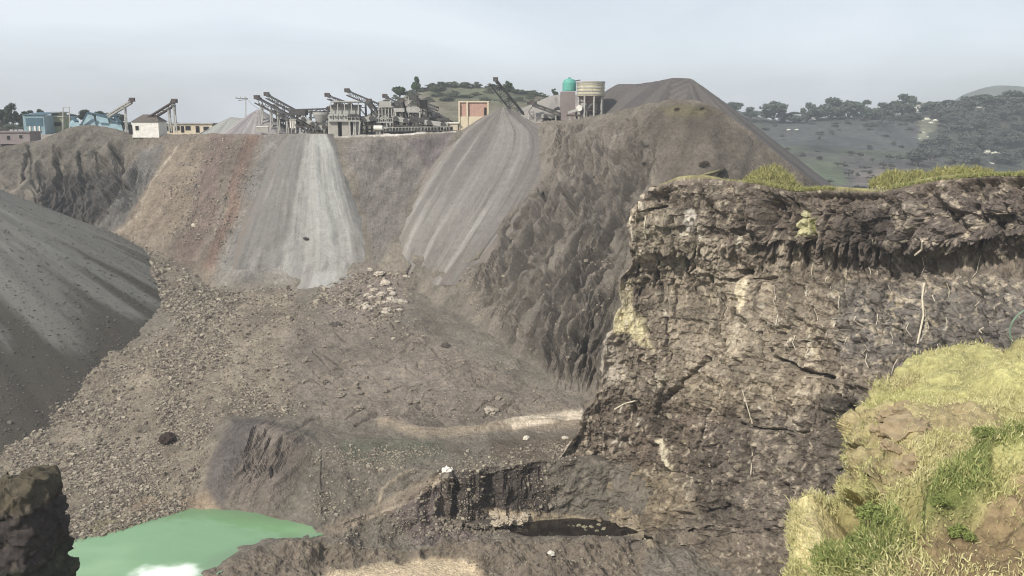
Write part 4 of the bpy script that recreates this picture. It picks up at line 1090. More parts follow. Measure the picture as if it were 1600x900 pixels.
conveyor('conveyor rising left high over the gap between the two crusher houses', (614,172,214), (545,143,216), 1.4, [(.25,205),(.6,205)], M_STEEL, M_STEEL, thick=1.0)
conveyor('short conveyor stub poking up over the roof of the crusher house', (550,163,214), (514,150,215), 1.1, [(.5,170)], M_STEEL, M_STEEL, thick=.8)
conveyor('conveyor sloping down right out of the lattice towers', (706,191,206), (664,168,209), 1.2, [(.3,204),(.7,204)], M_STEEL, M_STEEL, thick=.8)
conveyor('conveyor rising left above the smaller crusher house', (668,184,212), (604,152,214), 1.2, [(.3,204),(.7,204)], M_STEEL, M_STEEL, thick=.9)
conveyor('low conveyor near ground level in front of the lattice towers', (600,203,201), (664,194,203), 1.0, [(.3,206),(.8,206)], M_STEEL, M_STEEL, thick=.6)
conveyor('steep thick black conveyor rising left behind the tall gravel cone', (824,186,206), (776,127,209), 1.8, [(.15,190),(.45,190)], M_BELT, M_STEEL, thick=1.7)
conveyor('thin dark conveyor sloping down right to the foot of the silo', (893,184,196), (834,162,200), 1.0, [(.1,190),(.4,190),(.95,190)], M_STEEL, M_PALESTEEL, thick=.5)
conveyor('short dark chute conveyor leaning against the pink building', (741,196,199), (760,183,199), 1.3, [(.5,203)], M_BELT, M_STEEL, thick=.8, head=False)

def block(mb, px0, px1, py0, py1, d, depth): # box whose front face spans the given photo columns and rows
    a, b = at(px0, py1, d), at(px1, py0, d)
    mb.box(((a.x + b.x) / 2, d + depth / 2, (a.z + b.z) / 2), (b.x - a.x, depth, b.z - a.z)); return mb
def house(name, label, cat, px0, px1, py0, py1, d, depth, wall, roofm, wins=(), doors=(), roof='flat', rise=6, group=None, over=.3):
    base = at((px0 + px1) / 2, py1, d); r = thing(name, Vector((base.x, d, base.z)), label, cat, group)
    w = MB(); block(w, px0, px1, py0, py1 + 3, d, depth); w.build('wall', wall, r)
    a, b = at(px0, py0, d), at(px1, py0, d); z = a.z
    m = MB()
    if roof == 'flat': m.box(((a.x + b.x) / 2, d + depth / 2, z + .15), (b.x - a.x + over * 2, depth + over * 2, .3))
    elif roof == 'hip':
        h = rise * K(d); o_ = over; n0 = len(m.v); x0, x1, y0, y1 = a.x - o_, b.x + o_, d - o_, d + depth + o_; i_ = min(x1 - x0, y1 - y0) * .32
        m.v += [Vector(p) for p in [(x0, y0, z), (x1, y0, z), (x1, y1, z), (x0, y1, z), (x0 + i_, (y0 + y1) / 2, z + h), (x1 - i_, (y0 + y1) / 2, z + h)]]
        m.f += [[0, 1, 5, 4], [1, 2, 5], [2, 3, 4, 5], [3, 0, 4], [3, 2, 1, 0]]
    elif roof == 'gable':
        h = rise * K(d); x0, x1, y0, y1 = a.x - over, b.x + over, d - over, d + depth + over; ym = (y0 + y1) / 2
        m.v += [Vector(p) for p in [(x0, y0, z), (x1, y0, z), (x1, y1, z), (x0, y1, z), (x0, ym, z + h), (x1, ym, z + h)]]
        m.f += [[0, 1, 5, 4], [1, 2, 5], [2, 3, 4, 5], [3, 0, 4], [3, 2, 1, 0]]
    elif roof == 'shed':
        h = rise * K(d); m.poly([(a.x - over, d - over, z), (b.x + over, d - over, z), (b.x + over, d + depth + over, z + h), (a.x - over, d + depth + over, z + h)], (0, 0, .15))
    m.build('roof', roofm, r)
    for (q0, q1, q2, q3) in wins:
        f_ = MB(); block(f_, q0 - .6, q1 + .6, q2 - .6, q3 + .6, d - .08, .1); fo = f_.build('window', M_CONC, r)
        g_ = MB(); block(g_, q0, q1, q2, q3, d - .14, .08); g_.build('pane', M_DARK, fo)
    for (q0, q1, q2, q3) in doors:
        g_ = MB(); block(g_, q0, q1, q2, q3, d - .1, .12); g_.build('door', M_DARK, r)
    return r
house('white_house', 'small whitewashed house with dark hipped roof and one square window', 'house', 207,247,190,212, 204, 5, M_WHITE, M_ROOF, [(212,216,197,203)], [(201.5,206,195,210)], 'hip', 11)
lb = house('workers_building', 'long low cream building with flat roof right of the white house', 'building', 252,331,194,207, 214, 5, M_CREAM, M_CONC, [(257,262,197,204),(274,280,197,203),(290,297,197,203),(318,326,198,203)], [(265,269,197,207),(283,287,197,207),(306,311,197,207)], 'flat')
house('shed', 'pale blue sheet metal shed with dark blue open front by the trees', 'shed', 38,68,180,207, 222, 7, M_BLUE, M_BLUED, [], [], 'shed', 4)
bs = [o for o in bpy.data.objects if o.get('label', '').startswith('pale blue sheet')][0]
g_ = MB(); block(g_, 41, 66, 184, 197, 221.9, .1); g_.build('shutter', M_BLUED, bs)
for q in (46, 54, 61): g_ = MB(); block(g_, q, q + 1.2, 197, 207, 221.8, .15); g_.build('post', M_WHITE, bs)
house('shed', 'faded green shed with a raised roof box right of the blue shed', 'shed', 69,97,183,203, 227, 7, M_GREEN, M_CONC, [(84,95,191,197)], [(70,73,190,200)], 'flat')
gs = [o for o in bpy.data.objects if o.get('label', '').startswith('faded green shed')][0]
g_ = MB(); block(g_, 80, 92, 176, 182.5, 229, 4); g_.build('roof_box', M_GREEN, gs); g_ = MB(); block(g_, 79, 93, 174.5, 176, 228.6, 5); g_.build('roof_cap', M_CONC, gs)
house('ruined_hut', 'low brownish hut with a white doorway at the far left edge', 'hut', -6,46,207,222, 213, 5, M_CONCD, M_CONCD, [(30,34,211,216)], [(11,15,212,218)], 'flat')
house('building', 'square pink brick building with flat roof and a narrow dark doorway', 'building', 718,762,160,204, 203, 8, M_PINK, M_CREAM, [], [(756.5,760,168,180)], 'flat')
pk = [o for o in bpy.data.objects if o.get('label', '').startswith('square pink')][0]
g_ = MB(); block(g_, 717, 763, 182, 205, 202.7, .4); g_.build('lower_wall', M_CREAM, pk)
for q in (716.5, 729, 761.5): g_ = MB(); block(g_, q, q + 2, 160, 205, 202.5, .5); g_.build('pilaster', M_CREAM, pk)
house('lean_to', 'low cream lean-to with slab roof beside the pink building', 'shed', 700,715,193,204, 202, 4, M_CREAM, M_WHITE, [], [(703,707,197,204)], 'flat')

# tarpaulin covered plant at far left
r = thing('tarpaulin_shelter', at(155, 203, 217), 'jumble of pale blue sheets and dark frames behind the purple mound', 'shelter')
for k, (q, dd) in enumerate([([(108,198),(124,198),(122,186),(110,189)], 220), ([(128,200),(150,200),(146,182),(134,178)], 217), ([(148,200),(172,202),(168,186),(150,181)], 218), ([(170,203),(192,205),(188,192),(172,187)], 216)]):
    m = MB(); m.poly([at(x, y, dd + (2.5 if i > 1 else 0)) for i, (x, y) in enumerate(q)], (0, .2, .1)); m.build('sheet', M_BLUE, r)
for (a, b) in [((124,200),(137,176)),((137,176),(170,181)),((152,180),(188,189)),((120,190),(112,182)),((172,184),(188,178)),((188,192),(176,176))]:
    m = MB(); m.bar(at(*a, 216.5), at(*b, 217.5), .9, .35); m.build('beam', M_BLUED, r)
r = thing('pipe_frame', at(104, 200, 224), 'thin goalpost shaped pipe frame between the green shed and blue sheets', 'frame')
for q in (98.5, 108.5): m = MB(); m.bar(at(q, 206, 224), at(q, 168, 224), .18); m.build('post', M_PALESTEEL, r)
m = MB(); m.bar(at(98, 168, 224), at(109, 168, 224), .18); m.build('crossbar', M_PALESTEEL, r)

# utility pole
r = thing('utility_pole', at(384, 206, 216), 'thin grey utility pole with crossarm between the two small gravel heaps', 'pole')
m = MB(); m.cyl(at(384, 208, 216), at(384, 151, 216), .16, .1); m.build('pole', M_PALESTEEL, r)
m = MB(); m.bar(at(368, 153.5, 216), at(387, 154, 216), .16); m.bar(at(372, 157, 216), at(386, 155.5, 216), .12); m.build('crossarm', M_STEEL, r)
for q in (369, 376, 383): m = MB(); m.cyl(at(q, 153.5, 216), at(q, 151, 216), .12, .08, 8); m.build('insulator', M_PALESTEEL, r)
m = MB(); pa, pb = at(386, 155, 216), at(419, 170, 217)
for i in range(8):
    f0, f1 = i / 8, (i + 1) / 8; m.bar(pa.lerp(pb, f0) - Vector((0, 0, 1.0 * math.sin(math.pi * f0))), pa.lerp(pb, f1) - Vector((0, 0, 1.0 * math.sin(math.pi * f1))), .06)
m.build('wire', M_STEEL, r)

# crusher houses
def crusher(label, x0, x1, top, deck, bot, d, ndr):
    r = thing('crusher_house', at((x0 + x1) / 2, bot, d), label, 'crusher house', 'crusher houses of the plant')
    W = x1 - x0; kk = K(d)
    m = MB(); block(m, x0, x0 + W * .3, deck, bot + 3, d, 5); block(m, x0 + W * .45, x0 + W * .72, deck, bot + 3, d, 5); block(m, x0 + W * .84, x1, deck, bot + 3, d, 5); m.build('wall', M_CONC, r)
    m = MB(); block(m, x0 + W * .3, x0 + W * .45, deck + 2, bot, d + 1.4, .2); m.build('door', M_DARK, r)
    m = MB(); block(m, x0 + W * .72, x0 + W * .84, deck + 2, bot, d + 2.2, .2); m.build('inner_wall', M_CONCD, r)
    m = MB(); block(m, x0 - 1, x1 + 1, deck - 2, deck, d - .8, 7); m.build('deck', M_PALESTEEL, r)
    m = MB()
    for i in range(9): m.bar(at(x0 + W * i / 8, deck - 2, d - .7), at(x0 + W * i / 8, deck - 7, d - .7), .1)
    m.bar(at(x0, deck - 7, d - .7), at(x1, deck - 7, d - .7), .1); m.build('railing', M_PALESTEEL, r)
    for i in range(ndr):
        c = at(x0 + W * (.1 + .8 * i / (ndr - 1)), deck - 7, d + 1); R0 = W * kk * .085
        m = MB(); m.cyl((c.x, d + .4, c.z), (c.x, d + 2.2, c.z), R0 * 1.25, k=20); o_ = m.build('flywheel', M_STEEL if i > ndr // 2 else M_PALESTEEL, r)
        m = MB(); m.cyl((c.x, d + .2, c.z), (c.x, d + .38, c.z), R0 * .45, k=12); m.build('hub', M_DARK, o_)
    um = (top + deck) / 2
    m = MB(); block(m, x0 + 3, x1 - 2, top + 9, deck - 12, d + 2.4, 3); m.build('upper_wall', M_PALESTEEL, r)
    m = MB(); block(m, x0 + 2, x1 - 1, top + 5.5, top + 8.5, d + 1.6, 4.4); m.build('lower_roof', M_STEEL, r)
    m = MB(); block(m, x0 + 4, x1 + 1, top, top + 1.8, d + 1, 5.5); m.build('roof', M_CONC, r)
    for i in range(5):
        q = x0 + 4 + (W - 5) * i / 4; m = MB(); m.bar(at(q, deck - 2, d + 1.4), at(q, top + 1.8, d + 1.4), .2); m.build('post', M_PALESTEEL, r)
    for i in range(4):
        q = x0 + W * (.72 + .09 * i); m = MB(); m.bar(at(q, bot + 1, d - .6), at(q + (2 if i % 2 else -2), deck, d - .6), .28); m.build('prop', M_PALESTEEL, r)
    return r
crusher('larger crusher house with two stacked roofs and a row of round flywheels', 513, 561, 158, 190, 213, 200, 6)
crusher('smaller crusher house right of the larger one with pale slab roof', 588, 613, 166, 192, 207, 203, 4)
r = thing('settling_tank', at(502, 190, 203), 'pale round bowl shaped tank on dark cradle left of the larger crusher house', 'tank')
c = at(502, 184, 204)
m = MB(); m.cyl((c.x, c.y, c.z - 1.0), (c.x, c.y, c.z + .7), 1.0, 1.9, 20); m.cyl((c.x, c.y, c.z + .7), (c.x, c.y, c.z + 1.2), 1.9, 1.9, 20); m.build('bowl', M_PALESTEEL, r)
m = MB(); m.box((c.x, c.y, c.z - 1.3), (3.4, 3, .6)); m.build('cradle', M_STEEL, r)
for sx_ in (-1.4, 1.4): m = MB(); m.bar((c.x + sx_, c.y - 1, c.z - 4.2), (c.x + sx_, c.y - 1, c.z - 1.4), .3); m.build('leg', M_STEEL, r)
r = thing('water_tank', at(591, 206, 200), 'small white tank on short dark legs in front of the smaller crusher house', 'tank')
c = at(591, 200, 200); m = MB(); m.cyl((c.x - .95, c.y, c.z), (c.x + .95, c.y, c.z), .55, k=18); m.build('drum', M_WHITE, r)
for sx_ in (-.6, .6): m = MB(); m.bar((c.x + sx_, c.y, c.z - 1.3), (c.x + sx_, c.y, c.z - .4), .16, .8); m.build('leg', M_STEEL, r)
r = thing('cabin', at(458, 207, 203), 'small white boarded cabin standing under the long conveyor', 'cabin')
m = MB(); block(m, 453, 462, 187, 200, 203, 2); m.build('wall', M_WHITE, r)
for q in range(3): m = MB(); block(m, 454.5 + q * 2.8, 455 + q * 2.8, 188, 199, 202.9, .1); m.build('batten', M_CONC, r)
m = MB(); block(m, 452, 463, 186, 187.2, 202.8, 2.4); m.build('roof', M_CONC, r)
for q in (453.5, 461.5): m = MB(); m.bar(at(q, 200, 203.5), at(q, 212, 203.5), .25); m.build('leg', M_STEEL, r)
r = thing('barrier_wall', at(413, 207, 201), 'short low pale wall at the foot of the small grey cone', 'wall')
m = MB(); block(m, 400, 419, 198, 207, 201, .5); m.build('panel', M_CONC, r); m = MB(); block(m, 399.5, 419.5, 197, 198.2, 200.9, .7); m.build('coping', M_WHITE, r)

# lattice towers and screening machinery
def tower(label, px, top, bot, d, w, extra):
    r = thing('lattice_tower', at(px, bot, d), label, 'tower', 'steel towers of the crushing plant')
    a, b = at(px, bot + 2, d), at(px, top, d); h = b.z - a.z
    for sx_ in (-1, 1):
        for sy in (-1, 1):
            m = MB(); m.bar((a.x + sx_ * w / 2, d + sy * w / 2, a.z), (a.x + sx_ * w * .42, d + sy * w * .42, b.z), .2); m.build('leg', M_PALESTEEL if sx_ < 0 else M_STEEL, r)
    n_ = max(2, int(h / 1.8)); m = MB()
    for i in range(n_):
        z0, z1 = a.z + h * i / n_, a.z + h * (i + 1) / n_; s_ = 1 if i % 2 else -1
        for sy in (-1, 1): m.bar((a.x - s_ * w / 2, d + sy * w / 2, z0), (a.x + s_ * w / 2, d + sy * w / 2, z1), .12); m.bar((a.x - w / 2, d + sy * w / 2, z1), (a.x + w / 2, d + sy * w / 2, z1), .12)
    m.build('bracing', M_STEEL, r)
    for (t, ww, hh, mt) in extra:
        m = MB(); m.box((a.x, d, a.z + h * t), (ww, w * 1.1, hh)); m.build('screen_box', mt, r)
    return r
tower('leftmost narrow lattice tower just right of the smaller crusher house', 625, 172, 205, 205, 1.8, [(.55, 2.6, 1.0, M_STEEL), (1.0, 2.4, .8, M_PALESTEEL)])
tower('tallest lattice tower in the thick of the machinery under the tall tree', 647, 150, 205, 206, 2.2, [(.35, 3.4, 1.4, M_STEEL), (.62, 3.0, 1.2, M_PALESTEEL), (.95, 1.8, 1.0, M_STEEL)])
tower('lattice tower with dark box on top right of the tallest tower', 662, 158, 205, 204, 1.8, [(.9, 1.6, 1.8, M_DARK), (.4, 2.8, 1.0, M_STEEL)])
tower('short lattice tower nearest the pink building', 692, 186, 205, 203, 2.0, [(.98, 2.6, .6, M_STEEL)])
tower('dark leg tower at the foot of the black conveyor', 831, 160, 188, 202, 1.6, [(.96, 2.2, .6, M_STEEL)])
def screen(label, px0, px1, py0, py1, d, tilt):
    a, b = at(px0, py1, d), at(px1, py0, d); r = thing('screening_machine', at((px0 + px1) / 2, 205, d), label, 'screening machine', 'vibrating screens of the plant'); c = (a + b) / 2; w, h = b.x - a.x, b.z - a.z
    M3 = Matrix.Rotation(tilt, 3, 'Y')
    m = MB(); m.box(c, (w, 2.2, h * .5)); m.v = [c + M3 @ (v_ - c) for v_ in m.v]; m.build('screen_body', M_PALESTEEL, r)
    for s_ in (-.3, .3):
        m = MB(); p = c + M3 @ Vector((s_ * w, 0, 0)); m.cyl((p.x, d - 1.5, p.z), (p.x, d - 1.15, p.z), h * .28); m.build('drive_wheel', M_STEEL, r)
    for s_ in (-.42, 0, .42):
        m = MB(); z0 = at(px0, 206, d).z; m.bar((c.x + s_ * w, d - .9, z0), (c.x + s_ * w, d - .9, c.z), .22); m.build('leg', M_STEEL, r)
    m = MB(); m.bar((a.x, d - 1.1, a.z - .3), (b.x, d - 1.1, a.z - .3), .25); m.build('base_frame', M_RUST, r)
screen('tilted vibrating screen left of the tallest tower', 614, 640, 180, 194, 203, .2)
screen('vibrating screen low in the machinery between tallest tower and pink building', 664, 700, 186, 200, 202, .12)
screen('small vibrating screen between the long conveyor and the larger crusher house', 470, 496, 184, 196, 203, .5)
screen('dusty screen between the two crusher houses', 564, 587, 178, 194, 203, -.15)
screen('small machine under the thin conveyor left of the silo', 846, 876, 176, 188, 200, .05)

# silo and teal tank
r = thing('silo', at(922, 186, 192), 'round cream ribbed silo on tall concrete stilts beside the teal tank', 'silo')
c = at(923, 140, 193); z1 = at(923, 130, 193).z; z0 = at(923, 150, 193).z; R0 = 21 * K(193); zb = at(923, 188, 193).z
m = MB(); m.cyl((c.x, c.y, z0), (c.x, c.y, z1), R0, k=40); m.build('shell', M_SILO, r, smooth=False)
for i in range(4):
    z = z0 + (z1 - z0) * (i + .5) / 4; m = MB(); m.cyl((c.x, c.y, z - .1), (c.x, c.y, z + .1), R0 + .1, k=40); m.build('ring', M_PALESTEEL, r)
m = MB(); m.cyl((c.x, c.y, z1), (c.x, c.y, z1 + .3), R0 + .15, k=40); m.build('roof', M_CONC, r)
m = MB(); m.cyl((c.x, c.y, z0 - 1.5), (c.x, c.y, z0), R0 * .3, R0, k=30); m.build('cone', M_CONCD, r)
for i in range(8):
    t = i / 8 * 2 * math.pi + .2; m = MB(); m.cyl((c.x + math.cos(t) * R0 * .9, c.y + math.sin(t) * R0 * .9, zb), (c.x + math.cos(t) * R0 * .9, c.y + math.sin(t) * R0 * .9, z0), .2, k=10); m.build('stilt', M_PALESTEEL, r)
m = [MB(), MB()]
for i in range(8):
    t, t2 = i / 8 * 2 * math.pi + .2, (i + 1) / 8 * 2 * math.pi + .2
    for q_, zz_ in enumerate((.4, .75)): m[q_].bar((c.x + math.cos(t) * R0 * .9, c.y + math.sin(t) * R0 * .9, zb + (z0 - zb) * zz_), (c.x + math.cos(t2) * R0 * .9, c.y + math.sin(t2) * R0 * .9, zb + (z0 - zb) * zz_), .18)
for mm_ in m: mm_.build('tie_beam', M_RUST, r)
r = thing('tank_tower', at(888, 184, 196), 'domed teal tank on a tall windowless mauve grey block', 'tank tower')
m = MB(); block(m, 877, 899, 143, 188, 195, 5); m.build('block', M_CONCD, r)
c = at(889.5, 142, 197.5); R1 = 10.5 * K(197); tm = MB(); tm.cyl((c.x, c.y, c.z), (c.x, c.y, c.z + 1.7), R1, k=28); tm.cyl((c.x, c.y, c.z + 1.7), (c.x, c.y, c.z + 2.35), R1, R1 * .78, k=28); tm.cyl((c.x, c.y, c.z + 2.35), (c.x, c.y, c.z + 2.6), R1 * .78, R1 * .3, k=28); tm.build('tank', M_TEAL, r)
m = MB(); m.cyl((c.x, c.y, c.z + 2.6), (c.x, c.y, c.z + 2.85), .3, k=10); m.build('hatch', M_TEAL, r)
m = MB(); m.bar((c.x, c.y, c.z + 1.9), (c.x + 2.4, c.y, c.z + 2.3), .2); m.build('pipe', M_STEEL, r)
r = thing('dust_fan', at(904, 178, 191), 'white round fan housing with duct at the left foot of the silo', 'fan')
c = at(905, 169, 190.5); m = MB(); m.cyl((c.x, c.y - .4, c.z), (c.x, c.y + .4, c.z), .62, k=20); m.build('housing', M_WHITE, r)
m = MB(); m.bar((c.x, c.y, c.z - .2), at(888, 176, 191), .5); m.build('duct', M_PALESTEEL, r)
m = MB(); m.bar((c.x, c.y, c.z - 2.8), (c.x, c.y, c.z - .5), .25); m.build('leg', M_PALESTEEL, r)
r = thing('loading_platform', at(900, 188, 189), 'low dark platform on pale blocks in front of the silo foot', 'platform')
m = MB(); block(m, 886, 908, 179, 181.5, 188.5, 2); m.build('slab', M_RUST, r)
for q in (889, 897, 903): m = MB(); block(m, q, q + 2.4, 181.5, 190, 188.6, 1); m.build('leg', M_CONC, r)

# more of the crushing plant's clutter
screen('screening machine high behind the settling tank', 484, 506, 172, 182, 212, .25)
screen('heavy dark machine at the foot of the long conveyor', 494, 512, 192, 206, 201.5, -.1)
screen('machine box under the smaller crusher house conveyor', 572, 590, 182, 200, 206, .0)
screen('machine raised between the two left lattice towers', 630, 645, 168, 182, 208, -.2)
screen('wide machine at the right end of the lattice towers', 668, 690, 172, 186, 208, .15)
tower('slim lattice tower between the larger crusher house and the next machine', 568, 168, 208, 206, 1.6, [(.6, 2.6, .9, M_STEEL)])
tower('lattice tower with pale box right behind the smaller crusher house', 604, 160, 206, 212, 2.0, [(.95, 2.8, 1.2, M_PALESTEEL)])
tower('lattice tower standing third from the pink building', 678, 178, 205, 205, 2.0, [(.7, 2.8, 1.0, M_DARK)])
tower('lattice tower carrying the upper twin conveyor', 440, 166, 208, 209, 1.8, [(.5, 2.4, .8, M_STEEL)])
tower('broad dark tower where the long and level conveyors cross', 468, 172, 206, 206, 3.0, [(.9, 3.6, 1.2, M_STEEL), (.4, 4.2, 1.6, M_RUST)])
conveyor('short steep conveyor in the middle of the lattice towers', (640,198,204), (628,160,206), 1.2, [(.5,205)], M_STEEL, M_STEEL, thick=.8)
conveyor('conveyor running down right past the tallest tower toward the ground', (690,202,204), (650,176,207), 1.1, [(.3,206),(.8,206)], M_STEEL, M_STEEL, thick=.7)
conveyor('conveyor reaching from the settling tank up to the larger crusher house roof', (496,192,206), (524,164,207), 1.1, [(.5,206)], M_STEEL, M_STEEL, thick=.7)
conveyor('faint conveyor behind the small grey cone pointing up left', (470,190,218), (430,168,220), 1.1, [(.3,206),(.7,206)], M_STEEL, M_PALESTEEL, thick=.8)
conveyor('thin conveyor over the debris left of the teal tank', (872,168,206), (850,184,204), .9, [(.3,190)], M_STEEL, M_STEEL, thick=.4)
r = thing('walkway', at(650, 207, 200.5), 'long low railed steel walkway along the plateau edge in front of the towers', 'walkway')
m = MB(); m.bar(at(598, 205, 200.5), at(714, 204, 200.5), 1.0, .18); m.build('deck', M_STEEL, r)
m = MB(); m.bar(at(598, 199, 200.2), at(714, 198, 200.2), .12)
for i in range(24): m.bar(at(598 + i * 5, 205, 200.2), at(598 + i * 5, 198.6, 200.2), .1)
m.build('railing', M_PALESTEEL, r)

for i, (a, b, w) in enumerate([((600,190,207),(578,160,210),1.0),((712,196,206),(682,180,208),1.0),((636,176,210),(606,162,212),.9),((560,200,204),(540,186,205),1.0),((684,168,212),(655,158,214),1.0)]):
    conveyor(['conveyor between the two crusher houses leaning up left','conveyor end nearest the pink building sloping down right','conveyor crossing behind the leftmost lattice tower','little conveyor leaning at the right front of the larger crusher house','highest small conveyor behind the dark topped tower'][i], a, b, w, [(.4, 205), (.8, 205)], M_STEEL, M_STEEL, thick=.7)
# ================================================================ trees
M_LEAF = earth_mat('foliage', .8, .35, .2, 2.0)
M_BARK = plain_mat('bark', S_(92, 80, 68), .95)
def tree_meshes(seed, H=10, W=8, n=1500, leaf=.42, col=(66, 82, 50), trunk_h=.35):
    r = np.random.default_rng(seed); rr = random.Random(seed)
    tb = MB(); tb.cyl((0, 0, -1), (0, 0, H * trunk_h), W * .04, W * .03, 8); tips = []
    nl = 7
    for i in range(nl):
        t = i / nl * 6.28 + rr.uniform(-.3, .3); L = W * rr.uniform(.22, .42); h0 = H * rr.uniform(trunk_h * .7, trunk_h * 1.1); z1 = H * rr.uniform(.38, .82)
        p0 = Vector((0, 0, h0)); p1 = Vector((math.cos(t) * L, math.sin(t) * L, z1)); mid = p0.lerp(p1, .5) + Vector((0, 0, .3))
        tb.cyl(p0, mid, W * .022, W * .014, 6); tb.cyl(mid, p1, W * .014, W * .006, 6); tips.append(p1)
    tb.cyl((0, 0, H * trunk_h), (0, 0, H * .85), W * .028, W * .006, 6); tips.append(Vector((0, 0, H * .86)))
    cl = []
    for p in tips:
        for k in range(3):
            cl.append((p.x + rr.uniform(-.1, .1) * W, p.y + rr.uniform(-.1, .1) * W, p.z + rr.uniform(-.14, .06) * H, rr.uniform(.14, .24) * W))
    cl = np.array(cl); idx = r.integers(0, len(cl), n)
    dirs = r.normal(size=(n, 3)); dirs /= np.linalg.norm(dirs, axis=1, keepdims=True)
    c = cl[idx, :3] + dirs * (cl[idx, 3] * r.uniform(.35, 1.05, n))[:, None] * np.array([1, 1, .75])
    a = r.normal(size=(n, 3)); a /= np.linalg.norm(a, axis=1, keepdims=True); b = np.cross(a, r.normal(size=(n, 3))); b /= np.linalg.norm(b, axis=1, keepdims=True)
    s = (leaf * r.uniform(.6, 1.3, n))[:, None]
    V = np.stack([c - a * s - b * s * .6, c + a * s - b * s * .5, c + a * s * .8 + b * s * .6, c - a * s * .9 + b * s * .5], 1)
    tone = r.uniform(.75, 1.3, n)[:, None] * r.uniform(.85, 1.15, (len(cl), 1))[idx]
    C = np.repeat((srgb(*col) * tone)[:, None], 4, 1)
    me = make_mesh('crown', V.reshape(-1, 3), np.arange(n * 4).reshape(n, 4), C.reshape(-1, 3), False, M_LEAF)
    tme = bpy.data.meshes.new('trunk'); tme.from_pydata(tb.v, [], tb.f); tme.materials.append(M_BARK)
    return me, tme
TREES = {}
def tree(kind, label, p, h, w=None, group=None, seed=0, col=(66, 82, 50), name='tree', th=.3, leaf=.42):
    key = (kind, seed, col)
    if key not in TREES: TREES[key] = tree_meshes(seed + 900, 10, 8, 2200 if kind != 'bush' else 800, leaf, col, th)
    cm, tm_ = TREES[key]
    o = thing(name, p, label, 'tree' if name != 'bush' else 'bush', group)
    for nme, me in (('crown', cm), ('trunk', tm_)):
        c = bpy.data.objects.new(nme, me); COL.objects.link(c); c.parent = o
    o.scale = ((w or h) / 8, (w or h) / 8, h / 10); o.rotation_euler = (0, 0, random.uniform(0, 6.28))
    return o
def hillpt(px, py):
    A_, B_, D_ = HR; j = int(np.clip(np.searchsorted(A_[0], px), 0, A_.shape[1] - 1)); i = int(np.argmin(np.abs(B_[:, j] - py)))
    return at(px, py, float(D_[i, j]))
# trees along the rim of the right hand hill
for i, (px, top, bot, w, lab) in enumerate([
    (1143,158,178,26,'tree at the left end of the far ridge, next to the dark peak'), (1172,169,186,18,'low tree just left of the lone round tree on the far ridge'),
    (1208,158,190,34,'lone round tree with sky on both sides on the far ridge'), (1240,175,190,30,'low flat bushy tree in the dip right of the lone round tree'),
    (1262,160,189,18,'narrow tree starting the dense row on the far ridge'), (1277,166,190,26,'squat tree second in the dense row on the far ridge'),
    (1298,156,189,34,'tall spreading tree left of centre in the dense ridge row'), (1325,157,188,34,'broad dome shaped tree in the middle of the dense ridge row'),
    (1353,156,187,24,'narrow crowned tree right of the broad dome shaped one'), (1374,168,188,22,'short pale tree between two large ones on the ridge'),
    (1394,156,186,32,'wide tree left beside the tallest crown on the far ridge'), (1410,150,186,28,'tallest crown of the far ridge, before the white houses'),
    (1452,158,178,26,'tree directly behind the white houses on the ridge'), (1480,156,178,36,'wide low tree right of the white houses on the ridge'),
    (1510,150,175,36,'tree on the rising ridge left of the distant summit'), (1542,145,170,40,'tree on the rising ridge under the distant summit'), (1578,144,168,44,'tree at the right end of the ridge by the photo edge')]):
    p = at(px, bot + 3, 590 if px < 1440 else 600); h = (bot + 3 - top) * 590 / F * 1.02
    tree('far', lab, p, h, w * 1.25 * 590 / F, 'trees along the rim of the far hill', seed=i % 5, col=(80, 90, 78), th=.16)
k = 0
for i in range(130):                                  # scrub trees over the hillside
    px = random.uniform(1420, 1610); py = random.uniform(170, 262)
    if 1425 < px < 1470 and 188 < py < 230: continue
    tree('bush', 'dark scrubby tree on the slope of the far hill', hillpt(px, py), random.uniform(4, 9), random.uniform(6, 12), 'scrubby trees covering the far hillside', seed=i % 4, col=(88, 92, 84), name='bush')
for i in range(110):
    px = random.uniform(1190, 1440); py = random.choice([random.uniform(186, 200), random.uniform(186, 300)])
    tree('bush', 'low scrub bush on the terraces below the far ridge', hillpt(px, py), random.uniform(1, 3), random.uniform(2, 6), 'scrub on the terraces of the far hill', seed=i % 4, col=(78, 80, 70), name='bush')
for i, (px, py, w, lab) in enumerate([(1438,168,16,'largest white house on the far ridge, left of its neighbour'), (1450,164,8,'white house with its upper storey showing just right of the largest'), (1488,168,12,'long low white house alone on the wooded far slope'),
     (1508,165,7,'small white house right of the long low one'), (1534,171,8,'small white house low on the slope under the summit'), (1562,161,8,'white house high under the distant summit'), (1343,184,12,'pale roofed house among the ridge trees'),
     (1300,186,7,'little white house at the left of the dense tree row'), (1278,187,5,'tiny white hut between trees left of the ridge row')]):
    p = hillpt(px, py + 2) - Vector((0, 14, 0)); d = p.y
    house('house', lab, 'house', px - w / 2, px + w / 2, py - 2.2, py + 2.5, d, 6, M_WHITE, M_CONC, [(px - w * .3, px - w * .15, py - .5, py + 1)], [(px + w * .1, px + w * .2, py - .3, py + 2.4)], 'gable', 2.2, 'white houses on the far hill')
